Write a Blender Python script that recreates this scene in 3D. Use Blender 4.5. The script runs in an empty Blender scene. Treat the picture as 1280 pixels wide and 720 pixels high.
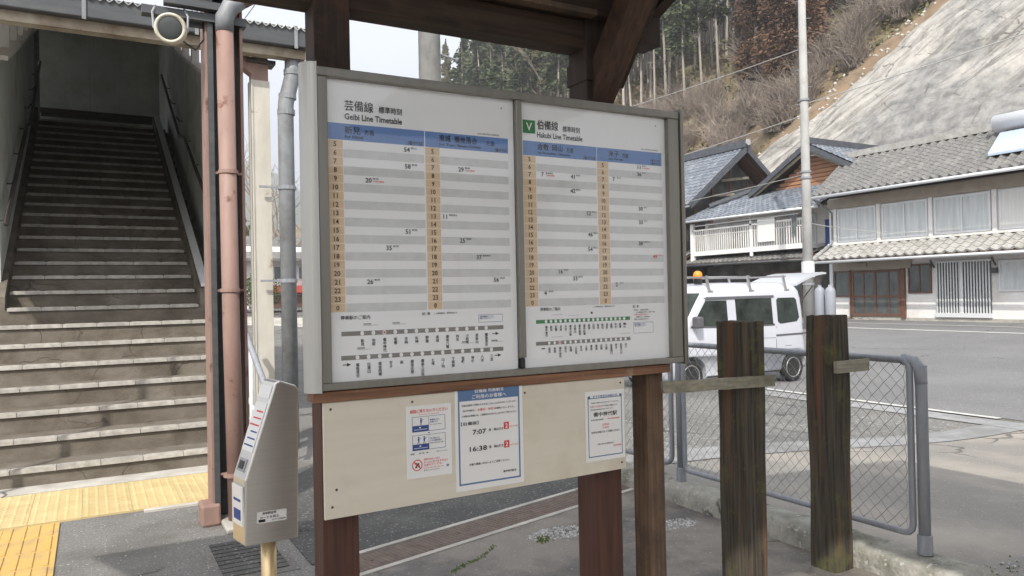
import bpy, bmesh, math, random
from mathutils import Vector, Matrix, noise
R=math.radians
sc=bpy.context.scene
# ------------------------------------------------------------------ camera
cd=bpy.data.cameras.new('camera'); cam=bpy.data.objects.new('camera',cd); sc.collection.objects.link(cam); sc.camera=cam
cd.sensor_width=36; cd.lens=36*947.3/1280; cd.clip_start=.05; cd.clip_end=4000
YAW,PITCH,ROLL=R(29.17),R(.473),R(1.171)
F=Vector((math.sin(YAW)*math.cos(PITCH),math.cos(YAW)*math.cos(PITCH),math.sin(PITCH)))
R0=Vector((math.cos(YAW),-math.sin(YAW),0)); U0=R0.cross(F)
Rv=R0*math.cos(ROLL)-U0*math.sin(ROLL); Uv=R0*math.sin(ROLL)+U0*math.cos(ROLL)
m=Matrix((Rv,Uv,-F)).transposed().to_4x4(); m.translation=(0,0,1.4); cam.matrix_world=m
# ------------------------------------------------------------------ world, sun, exposure
SUN_EL=45; SUN_TR=Vector((.67,.742,0)).normalized()      # horizontal direction the light travels
w=bpy.data.worlds.new('World'); sc.world=w; w.use_nodes=True
nt=w.node_tree; nt.nodes.clear()
sky=nt.nodes.new('ShaderNodeTexSky'); sky.sky_type='NISHITA'; sky.sun_disc=False
sky.sun_elevation=R(SUN_EL); sky.sun_rotation=math.atan2(-SUN_TR.x,-SUN_TR.y)
sky.air_density=1.0; sky.dust_density=6.0; sky.ozone_density=1.0; sky.altitude=200
bg=nt.nodes.new('ShaderNodeBackground'); bg.inputs[1].default_value=.15
wo=nt.nodes.new('ShaderNodeOutputWorld'); hz=nt.nodes.new('ShaderNodeMixRGB'); hz.inputs[0].default_value=.72; hz.inputs[2].default_value=(5.3,5.45,5.7,1)   # thin bright cloud veil
nt.links.new(sky.outputs[0],hz.inputs[1]); nt.links.new(hz.outputs[0],bg.inputs[0]); nt.links.new(bg.outputs[0],wo.inputs[0])
sd=bpy.data.lights.new('sun','SUN'); sd.energy=3.0; sd.angle=R(.6); sd.color=(1,.95,.87)
so=bpy.data.objects.new('sun',sd); sc.collection.objects.link(so); so.location=(-20,-20,30)
dirv=Vector((SUN_TR.x*math.cos(R(SUN_EL)),SUN_TR.y*math.cos(R(SUN_EL)),-math.sin(R(SUN_EL))))
so.rotation_euler=dirv.to_track_quat('-Z','Y').to_euler()
sc.view_settings.view_transform='Standard'; sc.view_settings.look='None'
sc.view_settings.exposure=.97; sc.view_settings.gamma=1
sc.render.engine='CYCLES'; sc.cycles.use_denoising=True; sc.cycles.max_bounces=6
# ------------------------------------------------------------------ materials
def rgb(c): return (c[0],c[1],c[2],1)
def mat(name,c1,c2=None,rough=.7,metal=0,scale=(8,8,8),detail=5,bump=0,bscale=None,dirt=None,dscale=1.2,dpos=(.45,.7),spec=.5,rand=0,coat=0,space='Object',rvar=0):
    M=bpy.data.materials.new(name); M.use_nodes=True; n=M.node_tree; L=n.links
    b=n.nodes['Principled BSDF']; b.inputs['Roughness'].default_value=rough; b.inputs['Metallic'].default_value=metal
    b.inputs['Specular IOR Level'].default_value=spec; b.inputs['Coat Weight'].default_value=coat
    tc=n.nodes.new('ShaderNodeTexCoord'); mp=n.nodes.new('ShaderNodeMapping'); mp.inputs['Scale'].default_value=scale
    src=tc.outputs[space]
    if rand:
        oi=n.nodes.new('ShaderNodeObjectInfo'); vm=n.nodes.new('ShaderNodeVectorMath'); vm.operation='ADD'
        mu=n.nodes.new('ShaderNodeMath'); mu.operation='MULTIPLY'; mu.inputs[1].default_value=37
        L.new(oi.outputs['Random'],mu.inputs[0]); L.new(tc.outputs[space],vm.inputs[0]); L.new(mu.outputs[0],vm.inputs[1]); src=vm.outputs[0]
    L.new(src,mp.inputs[0])
    nz=n.nodes.new('ShaderNodeTexNoise'); nz.inputs['Scale'].default_value=1; nz.inputs['Detail'].default_value=detail; nz.inputs['Roughness'].default_value=.62
    L.new(mp.outputs[0],nz.inputs[0])
    cr=n.nodes.new('ShaderNodeValToRGB'); cr.color_ramp.elements[0].position=.33; cr.color_ramp.elements[1].position=.67
    cr.color_ramp.elements[0].color=rgb(c1); cr.color_ramp.elements[1].color=rgb(c2 or c1)
    L.new(nz.outputs[0],cr.inputs[0]); col=cr.outputs[0]
    if dirt:
        nd=n.nodes.new('ShaderNodeTexNoise'); nd.inputs['Scale'].default_value=dscale; nd.inputs['Detail'].default_value=7; nd.inputs['Roughness'].default_value=.65
        L.new(src,nd.inputs[0]); mr=n.nodes.new('ShaderNodeMapRange'); mr.inputs[1].default_value=dpos[0]; mr.inputs[2].default_value=dpos[1]
        L.new(nd.outputs[0],mr.inputs[0]); mx=n.nodes.new('ShaderNodeMixRGB'); L.new(mr.outputs[0],mx.inputs[0]); L.new(col,mx.inputs[1]); mx.inputs[2].default_value=rgb(dirt); col=mx.outputs[0]
    if rand:
        hs=n.nodes.new('ShaderNodeHueSaturation'); m2=n.nodes.new('ShaderNodeMapRange'); m2.inputs[3].default_value=1-rand; m2.inputs[4].default_value=1+rand
        L.new(oi.outputs['Random'],m2.inputs[0]); L.new(m2.outputs[0],hs.inputs['Value']); L.new(col,hs.inputs['Color']); col=hs.outputs[0]
    L.new(col,b.inputs['Base Color'])
    if rvar:
        r2=n.nodes.new('ShaderNodeMapRange'); r2.inputs[1].default_value=.3; r2.inputs[2].default_value=.7; r2.inputs[3].default_value=rough-rvar; r2.inputs[4].default_value=rough+rvar
        L.new(nz.outputs[0],r2.inputs[0]); L.new(r2.outputs[0],b.inputs['Roughness'])
    if bump:
        bp=n.nodes.new('ShaderNodeBump'); bp.inputs['Strength'].default_value=1; bp.inputs['Distance'].default_value=bump
        h=nz.outputs[0]
        if bscale:
            nb=n.nodes.new('ShaderNodeTexNoise'); nb.inputs['Scale'].default_value=bscale; nb.inputs['Detail'].default_value=4; L.new(src,nb.inputs[0]); h=nb.outputs[0]
        L.new(h,bp.inputs['Height']); L.new(bp.outputs[0],b.inputs['Normal'])
    return M
W=(60,60,2.2)
m_beam=mat('dark_wood_x',(.022,.014,.009),(.062,.036,.022),.8,scale=(2.2,55,55),bump=.002,dirt=(.10,.062,.036),dscale=3,dpos=(.55,.8))
m_beamy=mat('dark_wood_y',(.022,.014,.009),(.062,.036,.022),.8,scale=(55,2.2,55),bump=.002,dirt=(.10,.062,.036),dscale=3,dpos=(.55,.8))
m_post=mat('dark_wood_z',(.018,.012,.009),(.050,.031,.021),.75,scale=(55,55,2.0),bump=.002,dirt=(.12,.05,.03),dscale=4,dpos=(.55,.85))
m_postr=mat('red_post_wood',(.050,.020,.014),(.10,.040,.026),.7,scale=(60,60,2.2),bump=.0015,dirt=(.05,.03,.022),dscale=3.5,dpos=(.52,.8))  # post wood below the board, redder and paler than above
m_stud=mat('brown_stud_wood',(.09,.055,.034),(.19,.118,.07),.75,scale=(70,70,2.2),bump=.0015,dirt=(.06,.045,.035),dscale=5)
m_brace=mat('red_brown_wood',(.04,.022,.015),(.095,.048,.03),.75,scale=(60,14,14),bump=.001)
m_batten=mat('brown_batten',(.13,.06,.03),(.30,.15,.08),.6,scale=(2.5,70,70),bump=.001,dirt=(.42,.30,.2),dscale=9,dpos=(.62,.8))
m_ply=mat('cream_plywood',(.66,.61,.50),(.71,.66,.55),.55,scale=(1.6,3,22),dirt=(.50,.43,.31),dscale=2.5,dpos=(.5,.85))
m_alu=mat('bronze_aluminium',(.235,.225,.195),(.28,.265,.235),.38,metal=.55,scale=(40,40,2))
m_cap=mat('silver_grey_aluminium',(.52,.52,.49),(.60,.60,.56),.42,metal=.5,scale=(60,60,1.5))
m_paper=mat('poster_paper',(.87,.88,.88),(.89,.90,.90),.6,scale=(3,3,3))
m_paper2=mat('laminated_paper',(.80,.80,.78),(.84,.84,.82),.35,scale=(3,3,3))
def flat(name,c,rough=.6,metal=0,**k): return mat(name,c,tuple(min(1,x*1.12) for x in c),rough,metal,scale=k.pop('scale',(25,25,25)),**k)
m_blueh=flat('print_header_blue',(.13,.24,.50)); m_row=flat('print_row_grey',(.61,.62,.615)); m_hour=flat('print_hour_tan',(.70,.52,.33))
m_green=flat('print_green',(.04,.22,.07)); m_ink=flat('print_ink',(.015,.015,.016)); m_inkblue=flat('print_ink_blue',(.03,.07,.25)); m_inkred=flat('print_ink_red',(.65,.05,.04)); m_inkgrey=flat('print_ink_grey',(.22,.21,.19)); m_inkwhite=flat('print_white',(.82,.82,.82)); m_border=flat('print_border_blue',(.10,.18,.33))
m_steel=mat('brushed_stainless',(.74,.72,.68),(.80,.78,.74),.34,metal=1,scale=(2,2,120))
m_dark=flat('black_plastic',(.02,.02,.02),.4)
m_pink=mat('pink_painted_steel',(.245,.155,.128),(.31,.205,.172),.6,scale=(9,9,3),dirt=(.14,.055,.035),dscale=6,dpos=(.60,.68),bump=.0006)
m_pipegrey=mat('grey_pvc',(.19,.205,.22),(.25,.265,.28),.5,scale=(12,12,2),dirt=(.13,.13,.13),dscale=4)
m_rust=mat('cream_paint_rusting',(.46,.44,.385),(.56,.535,.475),.6,scale=(9,9,2.5),dirt=(.20,.09,.045),dscale=5,dpos=(.62,.72))
m_gutter=mat('dark_grey_gutter',(.055,.06,.065),(.08,.085,.09),.5,scale=(3,20,20),dirt=(.16,.16,.16),dscale=2,dpos=(.55,.8))
m_fascia=mat('tan_fascia',(.33,.29,.22),(.42,.37,.29),.7,scale=(2,20,20),dirt=(.16,.11,.07),dscale=3)
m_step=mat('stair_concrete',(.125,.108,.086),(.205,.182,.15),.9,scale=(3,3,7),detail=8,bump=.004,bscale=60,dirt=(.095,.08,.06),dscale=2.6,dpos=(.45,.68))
m_nose=mat('nosing_ceramic',(.30,.285,.26),(.48,.46,.42),.6,scale=(14,14,14),dirt=(.28,.25,.21),dscale=6,dpos=(.55,.75),rand=.08)
m_wallp=mat('grey_green_wall_panel',(.56,.60,.575),(.64,.67,.64),.75,scale=(2,2,1.2),dirt=(.42,.43,.38),dscale=1.5)
m_rail=mat('dark_handrail',(.06,.05,.045),(.10,.09,.08),.4,metal=.3)
m_shiny=mat('worn_steel_strip',(.5,.47,.42),(.62,.6,.55),.2,metal=.9,scale=(2,2,2))
m_yellow=mat('yellow_tactile',(.47,.37,.18),(.58,.465,.24),.65,scale=(6,6,6),dirt=(.50,.37,.17),dscale=5,rand=.05)
m_yellow2=mat('orange_tactile',(.56,.36,.105),(.64,.42,.14),.65,scale=(6,6,6),dirt=(.42,.29,.13),dscale=6,rand=.05)
m_conc=mat('pale_concrete',(.40,.38,.34),(.52,.50,.455),.9,scale=(5,5,5),bump=.002,bscale=60,dirt=(.28,.265,.235),dscale=2.2)
m_curb=mat('mossy_kerb_concrete',(.23,.225,.19),(.38,.37,.33),.95,scale=(7,7,7),bump=.012,bscale=38,dirt=(.10,.105,.07),dscale=3.0,dpos=(.5,.68))
m_checker=mat('rusty_cover_plate',(.125,.09,.072),(.19,.145,.12),.7,metal=.2,scale=(18,18,18),bump=.001,dirt=(.12,.10,.09),dscale=2)
m_galv=mat('galvanised_grey_paint',(.22,.235,.26),(.30,.315,.345),.5,metal=.1,scale=(30,30,6),dirt=(.16,.13,.11),dscale=9,dpos=(.64,.75))
m_wire=mat('chain_link_wire',(.20,.21,.21),(.34,.35,.34),.5,metal=.5)
def sleeper_mat():
    M=mat('mossy_sleeper_wood',(.016,.013,.010),(.085,.072,.052),.95,scale=(60,60,2.4),detail=8,bump=.009,dirt=(.10,.11,.032),dscale=6.5,dpos=(.53,.72),rand=.12)
    n=M.node_tree;L=n.links;b=n.nodes['Principled BSDF'];src=b.inputs['Base Color'].links[0].from_socket
    nz=n.nodes.new('ShaderNodeTexNoise');nz.inputs['Scale'].default_value=1;nz.inputs['Detail'].default_value=4
    mp=n.nodes.new('ShaderNodeMapping');mp.inputs['Scale'].default_value=(22,22,1.6);mp.inputs['Location'].default_value=(3.1,1.7,5)
    tc=n.nodes.new('ShaderNodeTexCoord');L.new(tc.outputs['Object'],mp.inputs[0]);L.new(mp.outputs[0],nz.inputs[0])
    mr=n.nodes.new('ShaderNodeMapRange');mr.inputs[1].default_value=.55;mr.inputs[2].default_value=.75;L.new(nz.outputs[0],mr.inputs[0])
    mx=n.nodes.new('ShaderNodeMixRGB');mx.inputs[2].default_value=(.13,.065,.035,1);L.new(mr.outputs[0],mx.inputs[0]);L.new(src,mx.inputs[1]);L.new(mx.outputs[0],b.inputs['Base Color'])
    return M
m_sleeper=sleeper_mat()
m_plank=mat('weathered_plank',(.20,.185,.14),(.36,.335,.26),.9,scale=(3,70,70),bump=.002,dirt=(.14,.13,.09),dscale=6)
m_poleconc=mat('pole_concrete',(.33,.33,.325),(.42,.42,.41),.85,scale=(3,3,1),dirt=(.30,.30,.29),dscale=2)
m_paint=mat('white_van_paint',(.50,.52,.57),(.53,.55,.60),.3,scale=(2,2,2),coat=.4)
m_glassd=mat('tinted_car_glass',(.012,.016,.016),(.055,.068,.062),.08,scale=(2.3,2.3,2.3),spec=.15)
m_tyre=flat('tyre_rubber',(.02,.02,.02),.8); m_rim=flat('steel_rim',(.40,.40,.41),.35,metal=.7)
m_amber=flat('amber_lens',(.80,.26,.02),.3); m_red=flat('red_lens',(.5,.03,.02),.3)
m_trim=flat('grey_plastic_trim',(.09,.09,.10),.6)
m_white=mat('white_house_paint',(.76,.755,.74),(.82,.815,.80),.7,scale=(3,3,3),dirt=(.56,.54,.49),dscale=.9,dpos=(.5,.8))
m_whitealu=flat('white_aluminium',(.66,.68,.70),.4,metal=.1)
m_plaster=mat('beige_plaster',(.33,.29,.24),(.40,.36,.30),.8,scale=(3,3,3))
m_brown=mat('brown_wood_frame',(.11,.055,.035),(.17,.09,.06),.6,scale=(30,30,3))
m_orange=mat('orange_board_wood',(.27,.125,.065),(.42,.22,.12),.7,scale=(2,2,18),rand=.1)
m_darkwall=mat('dark_barn_wall',(.035,.035,.035),(.075,.072,.068),.85,scale=(3,3,3),dirt=(.14,.135,.125),dscale=1.2)
m_tileblue=mat('blue_grey_glazed_tile',(.085,.10,.125),(.15,.17,.20),.38,scale=(6,6,6),dirt=(.24,.26,.29),dscale=2.5)
m_tilegrey=mat('weathered_grey_tile',(.095,.094,.09),(.20,.198,.19),.7,scale=(9,9,9),dirt=(.27,.265,.25),dscale=1.2,dpos=(.5,.8))
m_tilepale=mat('pale_grey_tile',(.31,.307,.295),(.45,.445,.43),.7,scale=(7,7,7),dirt=(.26,.25,.22),dscale=3)
m_ridge=mat('dark_ridge_tile',(.05,.055,.065),(.09,.10,.115),.5,scale=(6,6,6))
m_winp=mat('curtained_pane',(.48,.52,.54),(.66,.69,.69),.12,scale=(9,9,.8),spec=.6)
m_wind=mat('dark_pane',(.05,.06,.062),(.12,.14,.14),.08,scale=(2.5,2.5,1.2),spec=.7)
m_curt=mat('white_curtain',(.66,.67,.66),(.75,.76,.75),.8,scale=(20,20,1))
m_blue=flat('blue_sheet',(.03,.09,.28),.6)
m_solar=flat('solar_collector',(.42,.50,.62),.15)
m_cyl=flat('gas_cylinder_grey',(.27,.29,.33),.6)
m_slope=mat('sprayed_mortar',(.17,.16,.145),(.43,.41,.37),.95,scale=(.9,2.2,.9),detail=12,bump=.25,bscale=1.6,dirt=(.165,.16,.15),dscale=.07,dpos=(.47,.58),space='Object')
m_hill=mat('hill_soil',(.16,.115,.07),(.28,.215,.14),.95,scale=(.5,.5,.5),bump=.3,bscale=.9,dirt=(.11,.12,.05),dscale=.12)
m_earth=mat('bare_orange_earth',(.15,.11,.07),(.26,.195,.13),.95,scale=(1.2,1.2,1.2),dirt=(.22,.15,.09),dscale=.6)
m_far=mat('far_mountain',(.09,.12,.09),(.13,.15,.11),1,scale=(.01,.01,.01))
m_bark=mat('cedar_bark',(.26,.235,.20),(.44,.40,.35),.9,scale=(6,6,1),rand=.25)
m_leafA=mat('cedar_green',(.035,.055,.022),(.085,.105,.042),.8,scale=(.6,.6,.6),rand=.25)
m_leafB=mat('cedar_olive',(.075,.082,.030),(.14,.125,.05),.8,scale=(.6,.6,.6),rand=.25)
m_leafC=mat('cedar_brown',(.11,.062,.032),(.19,.105,.058),.85,scale=(.5,.5,.5),rand=.2)
m_twig=mat('bare_twigs',(.17,.14,.115),(.30,.255,.215),.9,scale=(.5,.5,.5),rand=.2)
m_shrub=mat('scrub_leaves',(.10,.11,.035),(.20,.16,.075),.85,scale=(.4,.4,.4),dirt=(.23,.17,.11),dscale=.35)
m_bushg=mat('garden_bush_green',(.03,.065,.018),(.09,.14,.045),.7,scale=(3,3,3))
m_moss=mat('green_moss',(.07,.10,.02),(.16,.20,.05),.95,scale=(60,60,60),bump=.01,bscale=90)
m_gravelst=mat('pale_gravel',(.16,.16,.15),(.62,.62,.60),.7,scale=(40,40,40))
m_redband=flat('red_awning',(.42,.07,.05),.6)
m_cream=mat('cream_speaker',(.55,.53,.43),(.62,.60,.50),.5,scale=(9,9,9),dirt=(.3,.27,.2),dscale=8)
m_grille=flat('speaker_grille',(.035,.04,.042),.7)
m_corr=mat('corrugated_sheet',(.42,.44,.43),(.60,.62,.61),.5,scale=(4,4,4),dirt=(.2,.2,.18),dscale=2)
m_clear=bpy.data.materials.new('acrylic_cover'); m_clear.use_nodes=True
_n=m_clear.node_tree; _n.nodes.clear(); _o=_n.nodes.new('ShaderNodeOutputMaterial'); _mx=_n.nodes.new('ShaderNodeMixShader'); _lw=_n.nodes.new('ShaderNodeLayerWeight'); _pw=_n.nodes.new('ShaderNodeMath'); _pw.operation='POWER'; _pw.inputs[1].default_value=4.5; _n.links.new(_lw.outputs['Facing'],_pw.inputs[0]); _f=_n.nodes.new('ShaderNodeMath'); _f.operation='MULTIPLY_ADD'; _f.inputs[1].default_value=.7; _f.inputs[2].default_value=.045; _n.links.new(_pw.outputs[0],_f.inputs[0])
_t=_n.nodes.new('ShaderNodeBsdfTransparent'); _g=_n.nodes.new('ShaderNodeBsdfGlossy'); _g.inputs['Roughness'].default_value=.03; _g.inputs['Color'].default_value=(.9,.9,.9,1)
_n.links.new(_f.outputs[0],_mx.inputs[0]); _n.links.new(_t.outputs[0],_mx.inputs[1]); _n.links.new(_g.outputs[0],_mx.inputs[2]); _n.links.new(_mx.outputs[0],_o.inputs[0])
def slope_mat():
    M=m_slope; n=M.node_tree; L=n.links; b=n.nodes['Principled BSDF']
    tc=n.nodes.new('ShaderNodeTexCoord'); d=Vector((10,-9,10)).normalized(); nn=Vector((-1.1,0,1)).normalized(); e=d.cross(nn)
    cb=n.nodes.new('ShaderNodeCombineXYZ')
    for i,(v,s) in enumerate(((d,.28),(e,1.5),(nn,.6))):
        dt=n.nodes.new('ShaderNodeVectorMath'); dt.operation='DOT_PRODUCT'; dt.inputs[1].default_value=tuple(v*s); L.new(tc.outputs['Object'],dt.inputs[0]); L.new(dt.outputs['Value'],cb.inputs[i])
    def ramp(src,p0,p1,c0,c1):
        cr=n.nodes.new('ShaderNodeValToRGB'); cr.color_ramp.elements[0].position=p0; cr.color_ramp.elements[1].position=p1; cr.color_ramp.elements[0].color=rgb(c0); cr.color_ramp.elements[1].color=rgb(c1); L.new(src,cr.inputs[0]); return cr.outputs[0]
    nz=n.nodes.new('ShaderNodeTexNoise'); nz.inputs['Scale'].default_value=1; nz.inputs['Detail'].default_value=11; nz.inputs['Roughness'].default_value=.68; nz.inputs['Distortion'].default_value=.6; L.new(cb.outputs[0],nz.inputs[0])
    base=ramp(nz.outputs[0],.36,.56,(.135,.128,.115),(.39,.375,.345))
    n2=n.nodes.new('ShaderNodeTexNoise'); n2.inputs['Scale'].default_value=.09; n2.inputs['Detail'].default_value=9; n2.inputs['Roughness'].default_value=.6; L.new(tc.outputs['Object'],n2.inputs[0])
    sx=n.nodes.new('ShaderNodeSeparateXYZ'); L.new(tc.outputs['Object'],sx.inputs[0])
    mr=n.nodes.new('ShaderNodeMapRange'); mr.inputs[1].default_value=34; mr.inputs[2].default_value=14; mr.inputs[3].default_value=-.10; mr.inputs[4].default_value=.10; L.new(sx.outputs['Y'],mr.inputs[0])
    ad=n.nodes.new('ShaderNodeMath'); ad.operation='ADD'; L.new(n2.outputs[0],ad.inputs[0]); L.new(mr.outputs[0],ad.inputs[1])
    n3=n.nodes.new('ShaderNodeTexNoise'); n3.inputs['Scale'].default_value=1.4; n3.inputs['Detail'].default_value=10; L.new(tc.outputs['Object'],n3.inputs[0])
    grey=ramp(n3.outputs[0],.35,.65,(.15,.15,.145),(.27,.265,.255))
    f=ramp(ad.outputs[0],.45,.53,(0,0,0),(1,1,1)); mx=n.nodes.new('ShaderNodeMixRGB'); L.new(f,mx.inputs[0]); L.new(base,mx.inputs[1]); L.new(grey,mx.inputs[2]); L.new(mx.outputs[0],b.inputs['Base Color'])
slope_mat()
def weather(M,cscale=.6,cw=.012,ccol=(.04,.038,.035),speck=None,sscale=70,sthr=.66):
    """cracks (warped cell edges) and pale grit over a material's own colour"""
    n=M.node_tree;L=n.links;b=n.nodes['Principled BSDF']; src=b.inputs['Base Color'].links[0].from_socket
    tc=n.nodes.new('ShaderNodeTexCoord'); wn=n.nodes.new('ShaderNodeTexNoise'); wn.inputs['Scale'].default_value=2.2; wn.inputs['Detail'].default_value=6; L.new(tc.outputs['Object'],wn.inputs[0])
    mxv=n.nodes.new('ShaderNodeMixRGB'); mxv.inputs[0].default_value=.30; L.new(tc.outputs['Object'],mxv.inputs[1]); L.new(wn.outputs['Color'],mxv.inputs[2])
    if cscale:
        vo=n.nodes.new('ShaderNodeTexVoronoi'); vo.feature='DISTANCE_TO_EDGE'; vo.inputs['Scale'].default_value=cscale; L.new(mxv.outputs[0],vo.inputs['Vector'])
        mr=n.nodes.new('ShaderNodeMapRange'); mr.inputs[1].default_value=cw; mr.inputs[2].default_value=cw*.3; mr.inputs[3].default_value=0; mr.inputs[4].default_value=1; L.new(vo.outputs['Distance'],mr.inputs[0])
        g_=n.nodes.new('ShaderNodeTexNoise'); g_.inputs['Scale'].default_value=1.1; L.new(tc.outputs['Object'],g_.inputs[0]); r2=n.nodes.new('ShaderNodeMapRange'); r2.inputs[1].default_value=.48; r2.inputs[2].default_value=.56; L.new(g_.outputs[0],r2.inputs[0])
        mu=n.nodes.new('ShaderNodeMath'); mu.operation='MULTIPLY'; L.new(mr.outputs[0],mu.inputs[0]); L.new(r2.outputs[0],mu.inputs[1])
        mx=n.nodes.new('ShaderNodeMixRGB'); mx.inputs[2].default_value=rgb(ccol); L.new(mu.outputs[0],mx.inputs[0]); L.new(src,mx.inputs[1]); src=mx.outputs[0]
    if speck:
        sn=n.nodes.new('ShaderNodeTexNoise'); sn.inputs['Scale'].default_value=sscale; sn.inputs['Detail'].default_value=2; L.new(tc.outputs['Object'],sn.inputs[0]); r3=n.nodes.new('ShaderNodeMapRange'); r3.inputs[1].default_value=sthr; r3.inputs[2].default_value=sthr+.04; L.new(sn.outputs[0],r3.inputs[0])
        mx=n.nodes.new('ShaderNodeMixRGB'); mx.inputs[2].default_value=rgb(speck); L.new(r3.outputs[0],mx.inputs[0]); L.new(src,mx.inputs[1]); src=mx.outputs[0]
    L.new(src,b.inputs['Base Color'])
weather(m_step,1.5,.007,(.075,.062,.05)); weather(m_slope,.30,.010,(.12,.11,.10)); weather(m_conc,.9,.010,(.12,.11,.10)); weather(m_curb,1.6,.015,(.07,.07,.055),(.42,.41,.38),40,.64)
# ------------------------------------------------------------------ helpers
ORIG={}
class MB:
    def __init__(s): s.v=[]; s.f=[]; s.mi=[]; s.cur=0
    def add(s,vs,fs):
        o=len(s.v); s.v+= [tuple(p) for p in vs]; s.f+=[tuple(i+o for i in f) for f in fs]; s.mi+=[s.cur]*len(fs); return s
    def box(s,x0,x1,y0,y1,z0,z1):
        return s.add([(x0,y0,z0),(x1,y0,z0),(x1,y1,z0),(x0,y1,z0),(x0,y0,z1),(x1,y0,z1),(x1,y1,z1),(x0,y1,z1)],[(0,3,2,1),(4,5,6,7),(0,1,5,4),(1,2,6,5),(2,3,7,6),(3,0,4,7)])
    def hexa(s,p): return s.add(p,[(0,3,2,1),(4,5,6,7),(0,1,5,4),(1,2,6,5),(2,3,7,6),(3,0,4,7)])
    def bar(s,a,b,w,h,up=(0,0,1)):
        a=Vector(a);b=Vector(b);d=(b-a).normalized();u=Vector(up)
        if abs(d.dot(u))>.98:u=Vector((0,1,0))
        r=d.cross(u).normalized()*w/2; q=r.cross(d).normalized()*h/2
        return s.hexa([a-r-q,a+r-q,b+r-q,b-r-q,a-r+q,a+r+q,b+r+q,b-r+q])
    def tube(s,pts,r,n=8,r2=None,cap=True):
        pts=[Vector(p) for p in pts]; k=len(pts); o=len(s.v); vs=[]; fs=[]; ref=None
        for i,p in enumerate(pts):
            d=(pts[min(i+1,k-1)]-pts[max(i-1,0)]).normalized()
            if ref is None: ref=Vector((0,0,1)) if abs(d.z)<.9 else Vector((1,0,0))
            a=d.cross(ref).normalized(); b=d.cross(a).normalized(); ref=b.cross(d).normalized()*1.0
            ref=a.cross(d) if a.cross(d).length>0 else ref
            rr=r if r2 is None else r+(r2-r)*i/(k-1)
            for j in range(n):
                t=2*math.pi*j/n; vs.append(p+a*rr*math.cos(t)+b*rr*math.sin(t))
        for i in range(k-1):
            for j in range(n): fs.append((i*n+j,i*n+(j+1)%n,(i+1)*n+(j+1)%n,(i+1)*n+j))
        if cap: fs+=[tuple(range(n))[::-1],tuple(range((k-1)*n,k*n))]
        return s.add(vs,fs)
    def lathe(s,c,axis,prof,n=24):
        c=Vector(c);ax=Vector(axis).normalized();ref=Vector((0,0,1)) if abs(ax.z)<.9 else Vector((1,0,0));a=ax.cross(ref).normalized();b=ax.cross(a)
        vs=[];fs=[]
        for (h,r) in prof:
            for j in range(n):
                t=2*math.pi*j/n; vs.append(c+ax*h+a*r*math.cos(t)+b*r*math.sin(t))
        for i in range(len(prof)-1):
            for j in range(n): fs.append((i*n+j,i*n+(j+1)%n,(i+1)*n+(j+1)%n,(i+1)*n+j))
        fs+=[tuple(range(n))[::-1],tuple(range((len(prof)-1)*n,len(prof)*n))]
        return s.add(vs,fs)
    def prism(s,poly,fn0,fn1):
        n=len(poly); vs=[fn0(p) for p in poly]+[fn1(p) for p in poly]
        return s.add(vs,[tuple(range(n))[::-1],tuple(range(n,2*n))]+[(i,(i+1)%n,n+(i+1)%n,n+i) for i in range(n)])
    def quad(s,a,b,c,d): return s.add([a,b,c,d],[(0,1,2,3)])
    def build(s,name,mats,parent=None,smooth=False,bevel=0,kind=None,label=None,cat=None,group=None):
        me=bpy.data.meshes.new(name); off=Vector(ORIG.get(parent.name,(0,0,0))) if parent else Vector((0,0,0))
        loc=None
        if parent is None and s.v and kind!='structure':
            xs=[p[0] for p in s.v];ys=[p[1] for p in s.v];zs=[p[2] for p in s.v]; off=Vector(((min(xs)+max(xs))/2,(min(ys)+max(ys))/2,min(zs))); loc=off
        me.from_pydata([tuple(Vector(p)-off) for p in s.v],[],s.f)
        if not isinstance(mats,(list,tuple)): mats=[mats]
        for q in mats: me.materials.append(q)
        if len(mats)>1: me.polygons.foreach_set('material_index',s.mi)
        bm=bmesh.new(); bm.from_mesh(me); bmesh.ops.recalc_face_normals(bm,faces=bm.faces) if len(s.f)<60000 else None; bm.to_mesh(me); bm.free()
        if smooth: me.polygons.foreach_set('use_smooth',[True]*len(me.polygons))
        me.update(); o=bpy.data.objects.new(name,me); sc.collection.objects.link(o)
        if loc is not None: o.location=loc
        ORIG[o.name]=tuple(off)
        if parent: o.parent=parent
        if bevel:
            b=o.modifiers.new('bevel','BEVEL'); b.width=bevel; b.segments=2; b.limit_method='ANGLE'; b.angle_limit=R(40)
        if smooth=='auto' or (smooth and bevel): pass
        tag(o,label,cat,group,kind); return o
def tag(o,label=None,cat=None,group=None,kind=None):
    if label:o['label']=label
    if cat:o['category']=cat
    if group:o['group']=group
    if kind:o['kind']=kind
def T(name,label,cat,loc=(0,0,0),group=None):
    o=bpy.data.objects.new(name,None); sc.collection.objects.link(o); o.location=loc; o.empty_display_size=.1; ORIG[o.name]=tuple(loc); tag(o,label,cat,group); return o
def copy_obj(o,parent=None):
    c=o.copy(); sc.collection.objects.link(c); c.parent=parent; ORIG[c.name]=ORIG.get(o.name,(0,0,0)); return c
def copy_tree(o,parent=None):
    c=copy_obj(o,parent)
    for ch in list(KIDS.get(o.name,[])) or [x for x in o.children]: copy_tree(ch,c)
    return c
KIDS={}
def piece(src,name,parent,loc,label=None,rot=None):      # shares mesh data
    o=bpy.data.objects.new(name,src); sc.collection.objects.link(o); o.parent=parent
    off=Vector(ORIG.get(parent.name,(0,0,0))) if parent else Vector((0,0,0)); o.location=Vector(loc)-off
    if rot:o.rotation_euler=rot
    return o
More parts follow.
